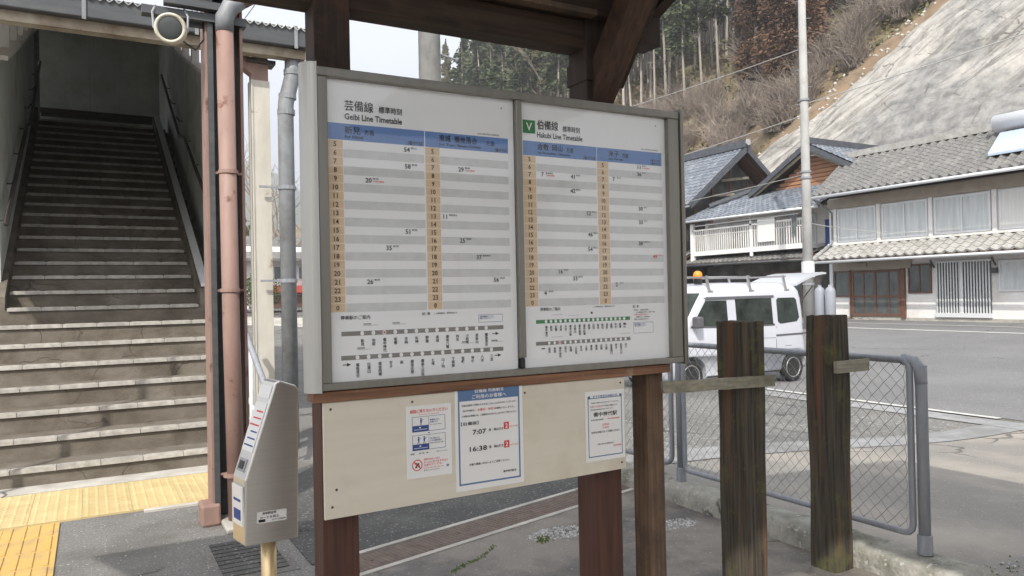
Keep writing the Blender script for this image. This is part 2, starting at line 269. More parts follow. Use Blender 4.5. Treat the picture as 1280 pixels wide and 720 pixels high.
def mesh_only(mb,name,mats,smooth=False):
    me=bpy.data.meshes.new(name); me.from_pydata(mb.v,[],mb.f)
    if not isinstance(mats,(list,tuple)): mats=[mats]
    for q in mats: me.materials.append(q)
    if len(mats)>1: me.polygons.foreach_set('material_index',mb.mi)
    if smooth: me.polygons.foreach_set('use_smooth',[True]*len(me.polygons))
    return me
def sm(a,b,x):
    t=max(0,min(1,(x-a)/(b-a))); return t*t*(3-2*t)
def gz(x,y):
    z=-.28*sm(3.7,9,x) + .50*sm(12,24,x)
    if y>20: z+=.9*sm(26,42,y)*(1-sm(14,20,x))
    return z
#TEXT
_fc=None
def text_mesh(items,name,parent,mats,plane_y,x0,ztop,depth=.0012):
    """items: (string,u,v,width or None,height,align,mat index[,vertical]); flat print laid just in front of a sheet"""
    mb=MB(); 
    cu=bpy.data.curves.new('print','FONT'); cu.resolution_u=2; ob=bpy.data.objects.new('print',cu); sc.collection.objects.link(ob)
    for it in items:
        st,u,v,wd,ht,al,mi=it[:7]; st0=st if isinstance(st,str) else ''.join(st); vert=len(it)>7 and it[7]
        cu.body='\n'.join(st) if vert else st; cu.space_line=.95; cu.align_x='LEFT'; cu.size=1; cu.offset=.018 if st0.isascii() else 0
        bpy.context.view_layer.update()
        me=ob.evaluated_get(bpy.context.evaluated_depsgraph_get()).to_mesh()
        if me is None or not len(me.vertices): continue
        xs=[p.co.x for p in me.vertices]; ys=[p.co.y for p in me.vertices]
        bx,by,BX,BY=min(xs),min(ys),max(xs),max(ys)
        sy=ht/max(1e-6,BY-by); sx=sy if wd is None else wd/max(1e-6,BX-bx)
        W_=(BX-bx)*sx; ox=u-(W_/2 if al=='c' else (W_ if al=='r' else 0))
        mb.cur=mi
        shifts=((0,0),) if st0.isascii() else ((0,0),(.030,.000018),(.015,.000036)) if ht>=.012 and not vert else ((0,0),(.05,.00002))
        for k_,(dx_,dd_) in enumerate(shifts):          # heavier strokes for the kanji: the print is bold
            hh=ht if not vert else ht/max(1,len(st)); dz_=.02*hh if k_==1 else 0
            mb.add([(x0+ox+(p.co.x-bx)*sx+dx_*hh,plane_y-depth-dd_,ztop-v-ht/2+(p.co.y-by)*sy+dz_) for p in me.vertices],[tuple(f.vertices) for f in me.polygons])
        ob.evaluated_get(bpy.context.evaluated_depsgraph_get()).to_mesh_clear()
    bpy.data.objects.remove(ob); 
    return mb.build(name,mats,parent,kind='stuff')
def rect(mb,mi,x0,ztop,y,u0,u1,v0,v1):
    mb.cur=mi; mb.quad((x0+u0,y,ztop-v0),(x0+u0,y,ztop-v1),(x0+u1,y,ztop-v1),(x0+u1,y,ztop-v0))
INC=1
# ================================================================== GROUND
def sheet(name,mt,x0,x1,y0,y1,nx,ny,dz,kind='structure',zf=None,label=None,parent=None):
    mb=MB(); zf=zf or gz
    for j in range(ny+1):
        for i in range(nx+1):
            x=x0+(x1-x0)*i/nx; y=y0+(y1-y0)*j/ny; mb.v.append((x,y,zf(x,y)+dz))
    for j in range(ny):
        for i in range(nx):
            a=j*(nx+1)+i; mb.f.append((a,a+1,a+nx+2,a+nx+1)); mb.mi.append(0)
    return mb.build(name,mt,parent,smooth=True,kind=kind,label=label)
m_asph=mat('old_asphalt',(.10,.097,.09),(.25,.243,.23),.9,scale=(75,75,75),detail=6,bump=.006,dirt=(.125,.12,.11),dscale=1.6,dpos=(.46,.62))
m_lot=mat('lot_pavement',(.17,.163,.148),(.245,.235,.213),.92,scale=(110,110,110),detail=3,bump=.002,dirt=(.33,.30,.26),dscale=.55,dpos=(.46,.66))
m_road=mat('road_asphalt',(.11,.11,.112),(.185,.185,.183),.9,scale=(60,60,60),detail=3,bump=.003,dirt=(.19,.19,.19),dscale=.35,dpos=(.4,.7))
m_slab=mat('damp_shelter_slab',(.17,.15,.125),(.24,.215,.185),.62,scale=(9,9,9),detail=8,bump=.002,bscale=120,dirt=(.10,.092,.085),dscale=1.5,dpos=(.46,.60),rvar=.2)
m_darkasph=mat('dark_patch_asphalt',(.035,.036,.036),(.095,.095,.09),.85,scale=(140,140,140),detail=3,bump=.004,dirt=(.13,.13,.12),dscale=1.6,dpos=(.5,.8))
weather(m_asph,.55,.010,(.05,.048,.045),(.42,.41,.39),55,.655); weather(m_lot,.5,.008,(.10,.095,.085),(.36,.35,.33),45,.66); weather(m_road,.22,.004,(.07,.07,.07),(.34,.34,.33),30,.66); weather(m_slab,.8,.010,(.045,.045,.03),(.33,.31,.28),60,.67); weather(m_darkasph,1.0,.01,(.02,.02,.02),(.26,.26,.25),60,.64)
g=MB()
def grid(xs,ys,zf,dz=0):
    mb=MB(); nx=len(xs)
    for y in ys:
        for x in xs: mb.v.append((x,y,zf(x,y)+dz))
    for j in range(len(ys)-1):
        for i in range(nx-1):
            a=j*nx+i; mb.f.append((a,a+1,a+nx+1,a+nx)); mb.mi.append(0)
    return mb
def rng(a,b,n): return [a+(b-a)*i/n for i in range(n+1)]
xs=[-1100,-400,-100,-40,-15]+rng(-8,30,76)+[33,40,60,100,300,1100]; ys=[-280,-100,-30]+rng(-12,60,72)+[80,120,200,400,1200]
grid(xs,ys,gz).build('ground',m_asph,kind='structure',smooth=True)
m_chan=mat('channel_concrete',(.22,.225,.23),(.31,.315,.315),.9,scale=(9,9,9),dirt=(.17,.17,.165),dscale=1.3)
sheet('road',m_road,9.95,24.1,-30,70,40,100,.006)
sheet('forecourt_pavement',m_lot,3.75,9.75,-8,4.75,24,26,.004)
m_darkroad=mat('rough_forecourt_asphalt',(.11,.11,.105),(.22,.215,.20),.95,scale=(45,45,45),detail=4,bump=.006,dirt=(.11,.11,.105),dscale=.6,dpos=(.45,.65))
weather(m_darkroad,.6,.012,(.05,.05,.048),(.40,.39,.37),28,.62)
sheet('forecourt_asphalt',m_darkroad,3.75,9.2,5.2,20,24,40,.004)
sheet('drain_channel',m_chan,3.75,9.3,4.76,5.19,20,2,.008)
sheet('kerb_strip',m_chan,9.3,9.74,-8,22,4,60,.010)
m_line=mat('road_paint_white',(.42,.42,.40),(.60,.60,.58),.7,scale=(9,9,9),dirt=(.35,.35,.34),dscale=3,dpos=(.55,.75))
for n,(x0,x1,y0,y1) in enumerate([(9.80,9.92,5.3,22),(20.6,20.78,-20,60),(22.3,22.42,-20,60)]):
    sheet('road_marking',m_line,x0,x1,y0,y1,1,60,.016)
for k in range(0):                                             # pale zebra bars before the shop fronts
    mb=MB(); y=12.6+k*1.15; z=gz(21.5,y)+.017
    mb.quad((20.9,y,gz(20.9,y)+.017),(22.2,y+.7,gz(22.2,y)+.017),(22.2,y+1.15,gz(22.2,y)+.017),(20.9,y+.45,gz(20.9,y)+.017)); mb.build('road_marking',m_line,kind='structure')
# platform floor: slab inside the shelter
mb=MB(); poly=[(.95,-2),(3.34,-2),(3.34,2.1),(3.34,3.9),(3.36,4.36),(1.24,3.76),(.98,3.69)]
mb.prism(poly,lambda p:(p[0],p[1],-.05),lambda p:(p[0],p[1],.006)); slab=mb.build('shelter_floor',m_slab,kind='structure')
mb=MB(); poly=[(1.0,4.0),(1.32,4.0),(3.34,4.55),(3.40,6.6),(2.2,6.9),(1.0,5.9)]
mb.prism(poly,lambda p:(p[0],p[1],-.05),lambda p:(p[0],p[1],.007)); mb.build('asphalt_patch',m_darkasph,kind='structure')
# cover strip across the floor: two concrete lips and rusty plates
tr=T('floor_drain','long rusty plate covered drain with pale lips crossing the floor behind the notice board','floor drain',(2,4,0))
d=Vector((1.6,.42,0)).normalized(); nrm=Vector((-d.y,d.x,0)); p0=Vector((1.02,3.70,0))
def strip(o0,o1,z1,t0,t1):
    mb=MB(); a=p0+d*t0+nrm*o0; b=p0+d*t1+nrm*o0; c=p0+d*t1+nrm*o1; e=p0+d*t0+nrm*o1
    return mb.hexa([(q.x,q.y,-.04) for q in (a,b,c,e)]+[(q.x,q.y,z1) for q in (a,b,c,e)])
strip(-.045,-.008,.012,0,2.42).build('concrete_lip',m_conc,tr); strip(.232,.268,.016,.18,2.5).build('concrete_lip',m_conc,tr)
for k in range(4):
    q=strip(.0,.222,.010,.03+.6*k,.03+.6*k+.592)
    for i in range(3):
        c=p0+d*(.2+.6*k)+nrm*.11
    ob=q.build('cover_plate',m_checker,tr)
    mb=MB(); c=p0+d*(.3+.6*k)+nrm*.11; mb.lathe((c.x,c.y,.0102),(0,0,1),[(0,.010),(.003,.009)],10); mb.build('bolt',m_dark,tr)
# ribs on the plates: real relief
mb=MB()
for k in range(int(2.36/.03)):
    t=.05+.03*k; 
    a=p0+d*t+nrm*.012; b=p0+d*t+nrm*.21; mb.bar((a.x,a.y,.0105),(b.x,b.y,.0105),.008,.003)
mb.build('plate_ribs',m_checker,tr,kind='stuff')
# gravel and moss
random.seed(4)
def stones(cx,cy,rx,ry,n,name,label):
    mb=MB()
    for i in range(n):
        a=random.random()*6.28; q=math.sqrt(random.random()); x=cx+rx*q*math.cos(a); y=cy+ry*q*math.sin(a); r=random.uniform(.004,.011)
        z=.006; vs=[(x+r*random.uniform(.7,1.2)*math.cos(t),y+r*random.uniform(.7,1.2)*math.sin(t),z) for t in (0,1.3,2.5,3.8,5)]; vs.append((x,y,z+r*random.uniform(.7,1.2)))
        mb.add(vs,[(k,(k+1)%5,5) for k in range(5)])
    mb.build(name,m_gravelst,label=label,cat='gravel',kind='stuff')
stones(2.36,3.74,.20,.10,330,'gravel','patch of pale loose gravel on the slab beside the red brown post')
stones(3.05,3.50,.15,.08,170,'gravel','patch of pale loose gravel against the kerb behind the brown stud')
def mosspatch(pts,r,n,label):
    mb=MB()
    for i in range(n):
        k=random.randrange(len(pts)-1); t=random.random(); x=pts[k][0]+(pts[k+1][0]-pts[k][0])*t+random.gauss(0,r); y=pts[k][1]+(pts[k+1][1]-pts[k][1])*t+random.gauss(0,r)
        h=random.uniform(.004,.012); q=random.uniform(.003,.007); a=random.random()*6.28
        z=pts[k][2] if len(pts[k])>2 else .005
        mb.add([(x+q*math.cos(a+j*1.57),y+q*math.sin(a+j*1.57),z) for j in range(4)]+[(x,y,z+h)],[(j,(j+1)%4,4) for j in range(4)])
    mb.build('moss',m_moss,label=label,cat='moss',kind='stuff')
mosspatch([(1.58,3.50),(1.66,3.56),(1.78,3.60),(1.95,3.74)],.010,130,'green moss growing along a crack in the shelter slab')
mosspatch([(2.20,3.66),(2.26,3.72)],.018,200,'small tuft of green moss beside the pale gravel patch')
m_mound=mat('mossy_soil',(.07,.06,.035),(.15,.125,.075),.95,scale=(30,30,30),bump=.02,bscale=55,dirt=(.13,.15,.04),dscale=7,dpos=(.48,.6))
sheet('mossy_soil',m_mound,3.35,5.3,.8,2.0,60,40,.0,zf=lambda x,y:(-.03+.10*sm(0,.5,min(2.0-y+.25*noise.noise(Vector((x*2,y*2,0))),1.2))*sm(3.3,3.6,x)+.015*noise.noise(Vector((x*9,y*9,1)))),kind='stuff',label='mossy soil mound at the near end of the kerb')
bpy.data.objects['mossy_soil']['category']='soil'
mosspatch([(3.55,1.8),(3.9,1.85),(4.6,1.7)],.14,500,'low green moss on the soil mound by the kerb end')
stones(3.75,2.05,.35,.16,60,'gravel','few loose stones in the moss at the end of the kerb')
# near dark grating and collar by the column
t=T('drain_cover','dark square drain cover sunk in the asphalt before the steel column','drain cover',(.7,4.3,0))
mb=MB(); mb.box(.52,.94,3.98,4.70,-.03,.003); mb.build('collar',m_asph,t)
for i in range(9):
    mb=MB(); mb.box(.575,.895,4.05+.066*i,4.05+.066*i+.052,-.02,.009); mb.build('grating_bar',m_darkasph,t)
# ------------------------------------------------------------------ tactile blocks
dots=MB(); dots.box(0,.298,0,.298,0,.012)
for i in range(5):
    for j in range(5):
        dots.lathe((.03+.06*i,.03+.06*j,.012),(0,0,1),[(0,.013),(.005,.009)],8)
me_dot=mesh_only(dots,'tactile_block',m_yellow)
bars=MB(); bars.box(0,.298,0,.298,0,.010)
for i in range(4): bars.box(.03+.072*i,.052+.072*i,.012,.286,.010,.016)
me_bar=mesh_only(bars,'tactile_block',m_yellow2)
tp=T('tactile_paving','raised yellow dotted guide blocks along the foot of the stairs with a bar block branch','tactile paving',(0,6,0))
for i in range(-6,3):
    for j in range(3): piece(me_dot,'tactile_block',tp,(.99-.3*i-.3*1 if False else -.96+.3*(i+6)-.9+.0,5.70+.3*j-.03,0))
for j in range(7):
    for i in range(2): piece(me_bar,'tactile_block',tp,(-.78-.3*i+.3-.0,5.63-.3*(j+1),0))
mb=MB(); mb.box(-1.9,1.3,6.585,7.04,-.05,.018); mb.build('stair_apron',m_conc,kind='structure',bevel=.004)
mb=MB(); mb.box(.30,1.1,5.60,5.655,-.05,.014); mb.build('concrete_edging',m_conc,kind='structure')
# ================================================================== STAIRCASE
st=T('staircase','covered concrete staircase climbing between grey green panel walls','staircase',(0,7,0))
Z1=.153; RS=.1725; TR=.336; Y1=6.81; NS=27
SX0,SX1=-.83,1.30
for k in range(NS):
    z=Z1+RS*k; y=Y1+TR*k; y0=y+.02 if k else y+.02
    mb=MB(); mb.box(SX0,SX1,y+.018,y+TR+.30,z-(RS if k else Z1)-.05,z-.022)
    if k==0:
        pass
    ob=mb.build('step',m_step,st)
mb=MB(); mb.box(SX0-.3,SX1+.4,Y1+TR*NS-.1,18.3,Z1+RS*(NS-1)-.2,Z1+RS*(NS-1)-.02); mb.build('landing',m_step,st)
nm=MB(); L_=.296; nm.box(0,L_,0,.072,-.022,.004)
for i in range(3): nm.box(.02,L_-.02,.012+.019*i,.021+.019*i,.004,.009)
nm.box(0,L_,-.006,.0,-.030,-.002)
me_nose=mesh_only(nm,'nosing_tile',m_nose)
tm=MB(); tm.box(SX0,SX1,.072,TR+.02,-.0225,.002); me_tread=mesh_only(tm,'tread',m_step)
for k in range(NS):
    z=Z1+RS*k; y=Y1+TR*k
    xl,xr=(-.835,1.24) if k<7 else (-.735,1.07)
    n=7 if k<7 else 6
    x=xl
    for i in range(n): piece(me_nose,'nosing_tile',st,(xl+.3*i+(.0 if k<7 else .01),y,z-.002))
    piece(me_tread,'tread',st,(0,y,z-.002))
# side stringers
def slopebox(x0,x1,ya,yb,off0,off1):
    za=Z1+RS*(ya-Y1)/TR; zb=Z1+RS*(yb-Y1)/TR; mb=MB()
    return mb.hexa([(x0,ya,za+off0),(x1,ya,za+off0),(x1,yb,zb+off0),(x0,yb,zb+off0),(x0,ya,za+off1),(x1,ya,za+off1),(x1,yb,zb+off1),(x0,yb,zb+off1)])
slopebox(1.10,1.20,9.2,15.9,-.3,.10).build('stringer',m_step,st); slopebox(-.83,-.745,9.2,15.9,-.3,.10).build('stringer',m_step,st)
slopebox(1.12,1.205,9.3,15.8,.13,.165).build('stringer_sheen',m_whitealu,st)  # white colour stands in for the sky's sheen on the metal
# walls: vertical panels, each a part
def wall_top(y): return 4.30+.372*(y-10.4)
def panelwall(x,ya,yb,side,wd=.60):
    y=ya
    while y<yb-.01:
        y2=min(y+wd-.004,yb); zb=max(-.1,Z1+RS*(y-Y1)/TR-.5); mb=MB()
        x0,x1=(x,x+.04) if side>0 else (x-.04,x)
        mb.hexa([(x0,y,zb),(x1,y,zb),(x1,y2,zb),(x0,y2,zb),(x0,y,wall_top(y)),(x1,y,wall_top(y)),(x1,y2,wall_top(y2)),(x0,y2,wall_top(y2))])
        mb.build('wall_panel',m_wallp,st,bevel=.006)
        y+=wd
    mb=MB(); mb.hexa([(x-.05,ya,wall_top(ya)),(x+.09,ya,wall_top(ya)),(x+.09,yb,wall_top(yb)),(x-.05,yb,wall_top(yb)),(x-.05,ya,wall_top(ya)+.05),(x+.09,ya,wall_top(ya)+.05),(x+.09,yb,wall_top(yb)+.05),(x-.05,yb,wall_top(yb)+.05)])
    mb.build('wall_capping',m_white,st)
panelwall(1.36,9.1,17.7,1); panelwall(-.80,9.5,15.95,-1)
for i in range(6):
    y=8.2+1.15*i
    for x in (1.38,-.82):
        if i<2: continue
        mb=MB(); mb.box(x-.05,x+.05,y,y+.12,wall_top(y)+.04,3.72+.335*(y-7.1)); mb.build('opening_post',m_white,st)
for i in range(5):
    mb=MB(); x=-.80+.440*i; mb.box(x,x+.437,17.7,17.76,3.3,7.10); mb.build('end_wall_panel',m_wallp,st)
mb=MB(); mb.box(-.8,1.4,17.60,17.66,5.20,5.30); mb.tube([(-.78,17.55,5.15),(1.36,17.55,5.15)],.04,8); mb.build('end_rail',m_rail,st)
# added corridor left of the landing, open behind to let sky light in
mb=MB(); mb.box(-6,-.82,15.85,15.93,3.8,7.0); mb.build('added_corridor_wall',m_wallp,st)
mb=MB(); mb.box(-6,-.80,15.8,18.4,6.95,7.02); mb.build('added_corridor_roof',m_gutter,st)
mb=MB(); mb.box(-6,-.80,15.93,18.3,4.40,4.58); mb.box(-6,-.85,18.2,18.3,4.58,5.2); mb.build('added_corridor_floor',m_conc,st)
# handrails
for x,s in ((1.27,1),(-.71,-1)):
    for hgt in (.92,):
        pts=[(x,9.0+.0,Z1+RS*(9.0-Y1)/TR+hgt),(x,12.2,Z1+RS*(12.2-Y1)/TR+hgt),(x,12.9,Z1+RS*(12.4-Y1)/TR+hgt+.05),(x,15.9,Z1+RS*(15.9-Y1)/TR+hgt)]
        mb=MB(); mb.tube(pts,.024,8)
        for i in range(7):
            y=9.3+i*1.0; z=Z1+RS*(y-Y1)/TR+hgt; mb.tube([(x,y,z-.02),(x+s*.04,y,z-.09),(x+s*.10,y,z-.09)],.009,6)
        mb.build('handrail',m_rail,st,smooth=True)
# roof over the stairs
ry=lambda y:3.74+.30*(y-7.05)
mb=MB(); n=60; X0,X1=-2.3,1.86
for j,(y) in enumerate((7.0,18.4)):
    for i in range(n*4+1):
        x=X0+(X1-X0)*i/(n*4); mb.v.append((x,y,ry(y)+.16+.018*math.sin(i*math.pi/2)))
for i in range(n*4): mb.f.append((i,i+1,n*4+2+i,n*4+1+i)); mb.mi.append(0)
m_roofc=m_corr
ob=mb.build('corrugated_roof',m_corr,st,smooth=True); s_=ob.modifiers.new('thick','SOLIDIFY'); s_.thickness=.008
mb=MB(); mb.box(-.9,1.5,17.78,17.82,3,7.3); mb.build('end_wall_backing',m_gutter,st)  # unseen sheet added to stop sky light between the end panels
mb=MB(); mb.hexa([(-2.2,7.3,ry(7.3)+.122),(1.8,7.3,ry(7.3)+.122),(1.8,18.2,ry(18.2)+.122),(-2.2,18.2,ry(18.2)+.122),(-2.2,7.3,ry(7.3)+.136),(1.8,7.3,ry(7.3)+.136),(1.8,18.2,ry(18.2)+.136),(-2.2,18.2,ry(18.2)+.136)]); mb.build('ceiling_board',m_fascia,st)
mb=MB(); mb.box(-2.3,1.84,7.02,7.16,3.72,3.90); mb.build('gutter',m_gutter,st,bevel=.01)
for i in range(5):
    x=-1.72+.85*i; mb=MB(); mb.box(x,x+.03,7.005,7.02,3.70,3.905); mb.build('gutter_strap',m_pipegrey,st)
mb=MB(); mb.box(-2.3,1.80,7.10,7.22,3.635,3.718); mb.build('fascia',m_fascia,st)
mb=MB(); 
for x in (-2.0,-.82,1.40): mb.hexa([(x,7.2,ry(7.2)-.02),(x+.07,7.2,ry(7.2)-.02),(x+.07,18,ry(18)-.02),(x,18,ry(18)-.02),(x,7.2,ry(7.2)+.12),(x+.07,7.2,ry(7.2)+.12),(x+.07,18,ry(18)+.12),(x,18,ry(18)+.12)])
mb.build('roof_purlin',m_white,st)
# white rusting post with pink haunch at the stair side, grey down pipe
t=T('roof_column','cream painted steel post streaked with rust beside the grey downpipe','column',(1.42,7.3,0))
mb=MB(); mb.box(1.335,1.505,7.28,7.30,0,3.44); mb.box(1.335,1.505,7.40,7.42,0,3.44); mb.box(1.41,1.43,7.30,7.40,0,3.44); mb.box(1.335,1.350,7.27,7.43,0,3.44); mb.build('post',m_rust,t)
mb=MB(); mb.bar((1.42,7.35,3.40),(1.42,7.35,3.66),.15,.12); mb.bar((1.42,7.35,3.52),(1.05,7.35,3.78),.12,.13,(0,1,0)); mb.build('haunch',m_pink,t)
mb=MB(); mb.box(1.30,1.56,7.26,7.44,3.60,3.635); mb.build('cap_plate',m_rail,t)
t=T('downpipe','light grey plastic downpipe with an offset bend between cream post and timetable','downpipe',(1.63,7.2,0))
mb=MB(); mb.tube([(1.63,7.2,.02),(1.63,7.2,3.10),(1.635,7.2,3.24),(1.70,7.2,3.50),(1.705,7.2,3.74)],.072,14); mb.build('pipe',m_pipegrey,t,smooth=True)
mb=MB(); 
for z in (3.12,3.27,3.50): mb.lathe((1.63+(.07 if z>3.4 else .005 if z<3.2 else .02),7.2,z),(0,0,1),[(0,.080),(.05,.080)],14)
mb.build('socket',m_pipegrey,t)
for z in (2.42,1.55):
    mb=MB(); mb.lathe((1.63,7.2,z),(0,0,1),[(0,.082),(.035,.082)],14); mb.box(1.38,1.56,7.19,7.21,z+.01,z+.03); mb.build('pipe_clip',m_galv,t)
# ------------------------------------------------------------------ pink steel column with pipe and speaker
t=T('steel_column','pink painted steel column with dark web standing before the stairs','column',(.76,5.12,0))
for nme,b_ in (('flange',(.655,.670,5.06,5.26)),('web',(.670,.862,5.16,5.172)),('flange',(.862,.880,5.05,5.26))):
    mb=MB(); mb.box(b_[0],b_[1],b_[2],b_[3],.0,3.9); mb.build(nme,m_pink if nme!='web' else m_gutter,t)
mb=MB(); mb.box(.668,.700,5.04,5.06,0,3.9); mb.build('flange_edge',m_gutter,t)
mb=MB(); mb.box(.585,.70,5.02,5.20,0,.135); mb.build('concrete_footing',m_pink,t,bevel=.015)
mb=MB(); mb.box(.70,.93,4.80,5.16,0,.03); mb.box(.86,.93,5.02,5.2,.03,.10);mb.build('collar',m_conc,t,bevel=.008)
mb=MB(); mb.box(.50,.665,5.08,5.12,3.12,3.18); mb.box(.30,.90,5.02,5.10,3.14,3.19); mb.box(.42,.80,4.98,5.05,3.205,3.25); mb.build('bracket',m_gutter,t)
mb=MB(); mb.box(.60,.90,5.0,5.26,3.32,3.9); mb.build('beam_end',m_gutter,t)
q_=T('steel_column','slim steel canopy column left of the stair foot outside the picture','column',(-1.35,5.85,0)); mb=MB(); mb.box(-1.40,-1.36,5.82,5.86,0,4.2); mb.build('post',m_pink,q_)
t=T('rainwater_pipe','pinkish rainwater pipe inside the steel column with a grey elbow on top','downpipe',(.765,5.02,0))
mb=MB(); mb.tube([(.790,5.0,.0),(.775,5.0,1.2),(.765,5.0,3.09)],.052,18); mb.build('pipe',m_pink,t,smooth=True)
mb=MB(); mb.tube([(.765,5.0,3.08),(.765,5.0,3.17),(.80,4.99,3.24),(.87,4.98,3.30)],.056,16); mb.build('elbow',m_pipegrey,t,smooth=True)
mb=MB(); mb.tube([(.86,4.98,3.29),(1.18,4.95,3.50),(1.6,4.9,3.7)],.056,16); mb.build('sloping_pipe',m_pink,t,smooth=True)
for z in (2.19,.30,1.45):
    mb=MB(); mb.lathe((.772,5.0,z),(0,0,1),[(0,.060),(.022,.060)],18); mb.box(.672,.862,5.045,5.056,z+.004,z+.018); mb.build('pipe_clip',m_pink,t)
t=T('loudspeaker','round cream loudspeaker with dark grille hung under the canopy bracket','loudspeaker',(.46,5.0,3.05))
ax=Vector((-.25,-.95,-.12)).normalized(); c=Vector((.455,4.98,3.045))
mb=MB(); mb.lathe(c,ax,[(-.14,.04),(-.10,.068),(-.03,.088),(.02,.093),(.04,.088),(.044,.078),(.038,.072),(.032,.069)],36); mb.build('housing',m_cream,t,smooth=True)
mb=MB(); mb.lathe(c,ax,[(.034,.0685),(.0385,.062),(.042,.03),(.043,.004)],36); mb.build('grille',m_grille,t,smooth=True)
for s_ in (-1,1):
    mb=MB(); mb.tube([c+Vector((s_*.094,.02,0)),c+Vector((s_*.10,.03,.10)),c+Vector((s_*.08,.05,.15))],.007,6); mb.build('yoke',m_galv,t)
mb=MB(); mb.tube([c+Vector((.05,.14,0)),c+Vector((.15,.12,-.07)),c+Vector((.20,.10,.0)),c+Vector((.19,.08,.12))],.006,6); mb.build('speaker_cable',m_dark,t,smooth=True)
# ramp handrail behind the ticket machine
t=T('ramp_railing','small grey tube railing beyond the pink column','railing',(1.4,6.6,0))
mb=MB(); mb.tube([(1.12,6.95,1.28),(1.15,6.9,1.22),(1.22,6.3,.72),(1.23,6.2,.60)],.026,8); mb.build('top_rail',m_galv,t,smooth=True)
for x,y,z in ((1.15,6.92,1.2),(1.18,6.64,1.0),(1.22,6.32,.72)):
    mb=MB(); mb.tube([(x,y,0),(x,y,z)],.018,8); mb.build('baluster',m_whitealu,t,smooth=True)
mb=MB(); mb.tube([(1.15,6.92,.62),(1.22,6.32,.38)],.014,8); mb.build('lower_rail',m_whitealu,t,smooth=True)
# ------------------------------------------------------------------ ticket validator
t=T('card_reader','stainless steel card reader box with sloping face on a round pole','card reader',(.61,3.1,0))
prof=[(.50,.468),(.70,.468),(.712,1.045),(.700,1.062),(.64,1.085),(.622,1.078),(.505,.715)]
YF,YB=3.0,3.13
mb=MB(); mb.prism(prof,lambda p:(p[0],YF,p[1]),lambda p:(p[0]-.024,YB,p[1])); mb.build('housing',m_steel,t,bevel=.006)
mb=MB(); mb.tube([(.60,3.07,0),(.60,3.07,.47)],.030,16); mb.build('pole',mat('golden_steel',(.62,.48,.27),(.70,.55,.33),.35,metal=.8),t,smooth=True)  # golden metal tone for the pole
mb=MB(); mb.lathe((.60,3.07,0),(0,0,1),[(0,.10),(.012,.10)],24); mb.build('base_plate',m_steel,t)
def onface(name,s0,s1,y0,y1,mt,pr=.003):
    a=Vector((.505,0,.715)); b=Vector((.622,0,1.078)); dd=b-a; nn=Vector((-dd.z,0,dd.x)).normalized()*pr
    p=a+dd*s0+nn; q=a+dd*s1+nn; p2=a+dd*s0-nn; q2=a+dd*s1-nn; mb=MB(); mb.hexa([(v_.x-.024*(y_-YF)/(YB-YF),y_,v_.z) for v_,y_ in ((p2,y0),(p2,y1),(q2,y1),(q2,y0),(p,y0),(p,y1),(q,y1),(q,y0))]); return mb.build(name,mt,t)
onface('instruction_label',.28,.78,3.012,3.118,m_paper2); onface('top_label',.83,.96,3.012,3.118,m_paper2)
onface('reader_frame',.07,.20,3.035,3.105,m_rim,.004); onface('reader_window',.095,.175,3.048,3.092,m_dark,.006)
for i in range(6): onface('label_print',.33+.07*i,.345+.07*i,3.022,3.022+.085-.012*(i%3),m_inkblue if i<3 else m_inkred,.0040)
mb=MB(); mb.hexa([(x_-.024*(y_-YF)/(YB-YF),y_,z_) for z_ in (.54,.69) for x_,y_ in ((.4965,3.012),(.502,3.012),(.502,3.118),(.4965,3.118))]); mb.build('front_label',m_paper2,t)
mb=MB()
for z0_,z1_ in ((.56,.60),(.63,.64)): mb.hexa([(x_-.024*(y_-YF)/(YB-YF),y_,z_) for z_ in (z0_,z1_) for x_,y_ in ((.4955,3.03),(.498,3.03),(.498,3.10),(.4955,3.10))])
mb.build('label_print',m_inkblue,t)
mb=MB(); mb.box(.545,.655,2.9975,2.9995,.548,.590); mb.build('side_label',m_paper2,t)
text_mesh([('乗車駅証明',.02,.006,.05,.010,'l',0),('カードを取る',.01,.022,.07,.010,'l',0),('のりば案内',.055,.034,.05,.007,'l',0)],'label_print',t,[m_ink],2.9975,.545,.590,.0006)
mb=MB(); mb.box(.55,.575,2.9965,2.9972,.552,.562); mb.build('label_print',m_ink,t)
# ================================================================== SHELTER
sh=T('wooden_shelter','dark timber shelter frame and roof carrying the timetable board','shelter',(1.4,2.5,0))
BZ=2.405
def part(n,mt,*b,bevel=.004): mb=MB(); mb.box(*b); return mb.build(n,mt,sh,bevel=bevel)
part('post',m_post,.675,.800,2.545,2.665,1.10,3.3); part('post',m_postr,.6752,.7998,2.5452,2.6648,-.0,1.095)
part('post',m_post,1.790,1.925,2.545,2.675,1.10,3.3); part('post',m_postr,1.790,1.925,2.545,2.675,0,1.095)
part('stud',m_stud,2.030,2.118,2.50,2.60,0,1.10); 
part('beam',m_beam,-.8,2.02,2.56,2.67,BZ,BZ+.115); part('beam',m_beam,-.8,2.02,2.50,2.62,BZ+.119,BZ+.27)
part('ledger',m_stud,-.8,1.80,2.47,2.52,BZ+.108,BZ+.132)
mb=MB(); mb.bar((1.87,2.60,2.20),(1.87,2.02,2.91),.105,.11,(1,0,0)); mb.build('brace',m_brace,sh,bevel=.004)
mb=MB(); mb.bar((1.99,2.66,2.31),(1.99,2.08,3.02),.09,.10,(1,0,0)); mb.build('brace',m_beamy,sh,bevel=.004)
part('bolster',m_post,1.785,1.945,2.535,2.685,2.27,2.362)
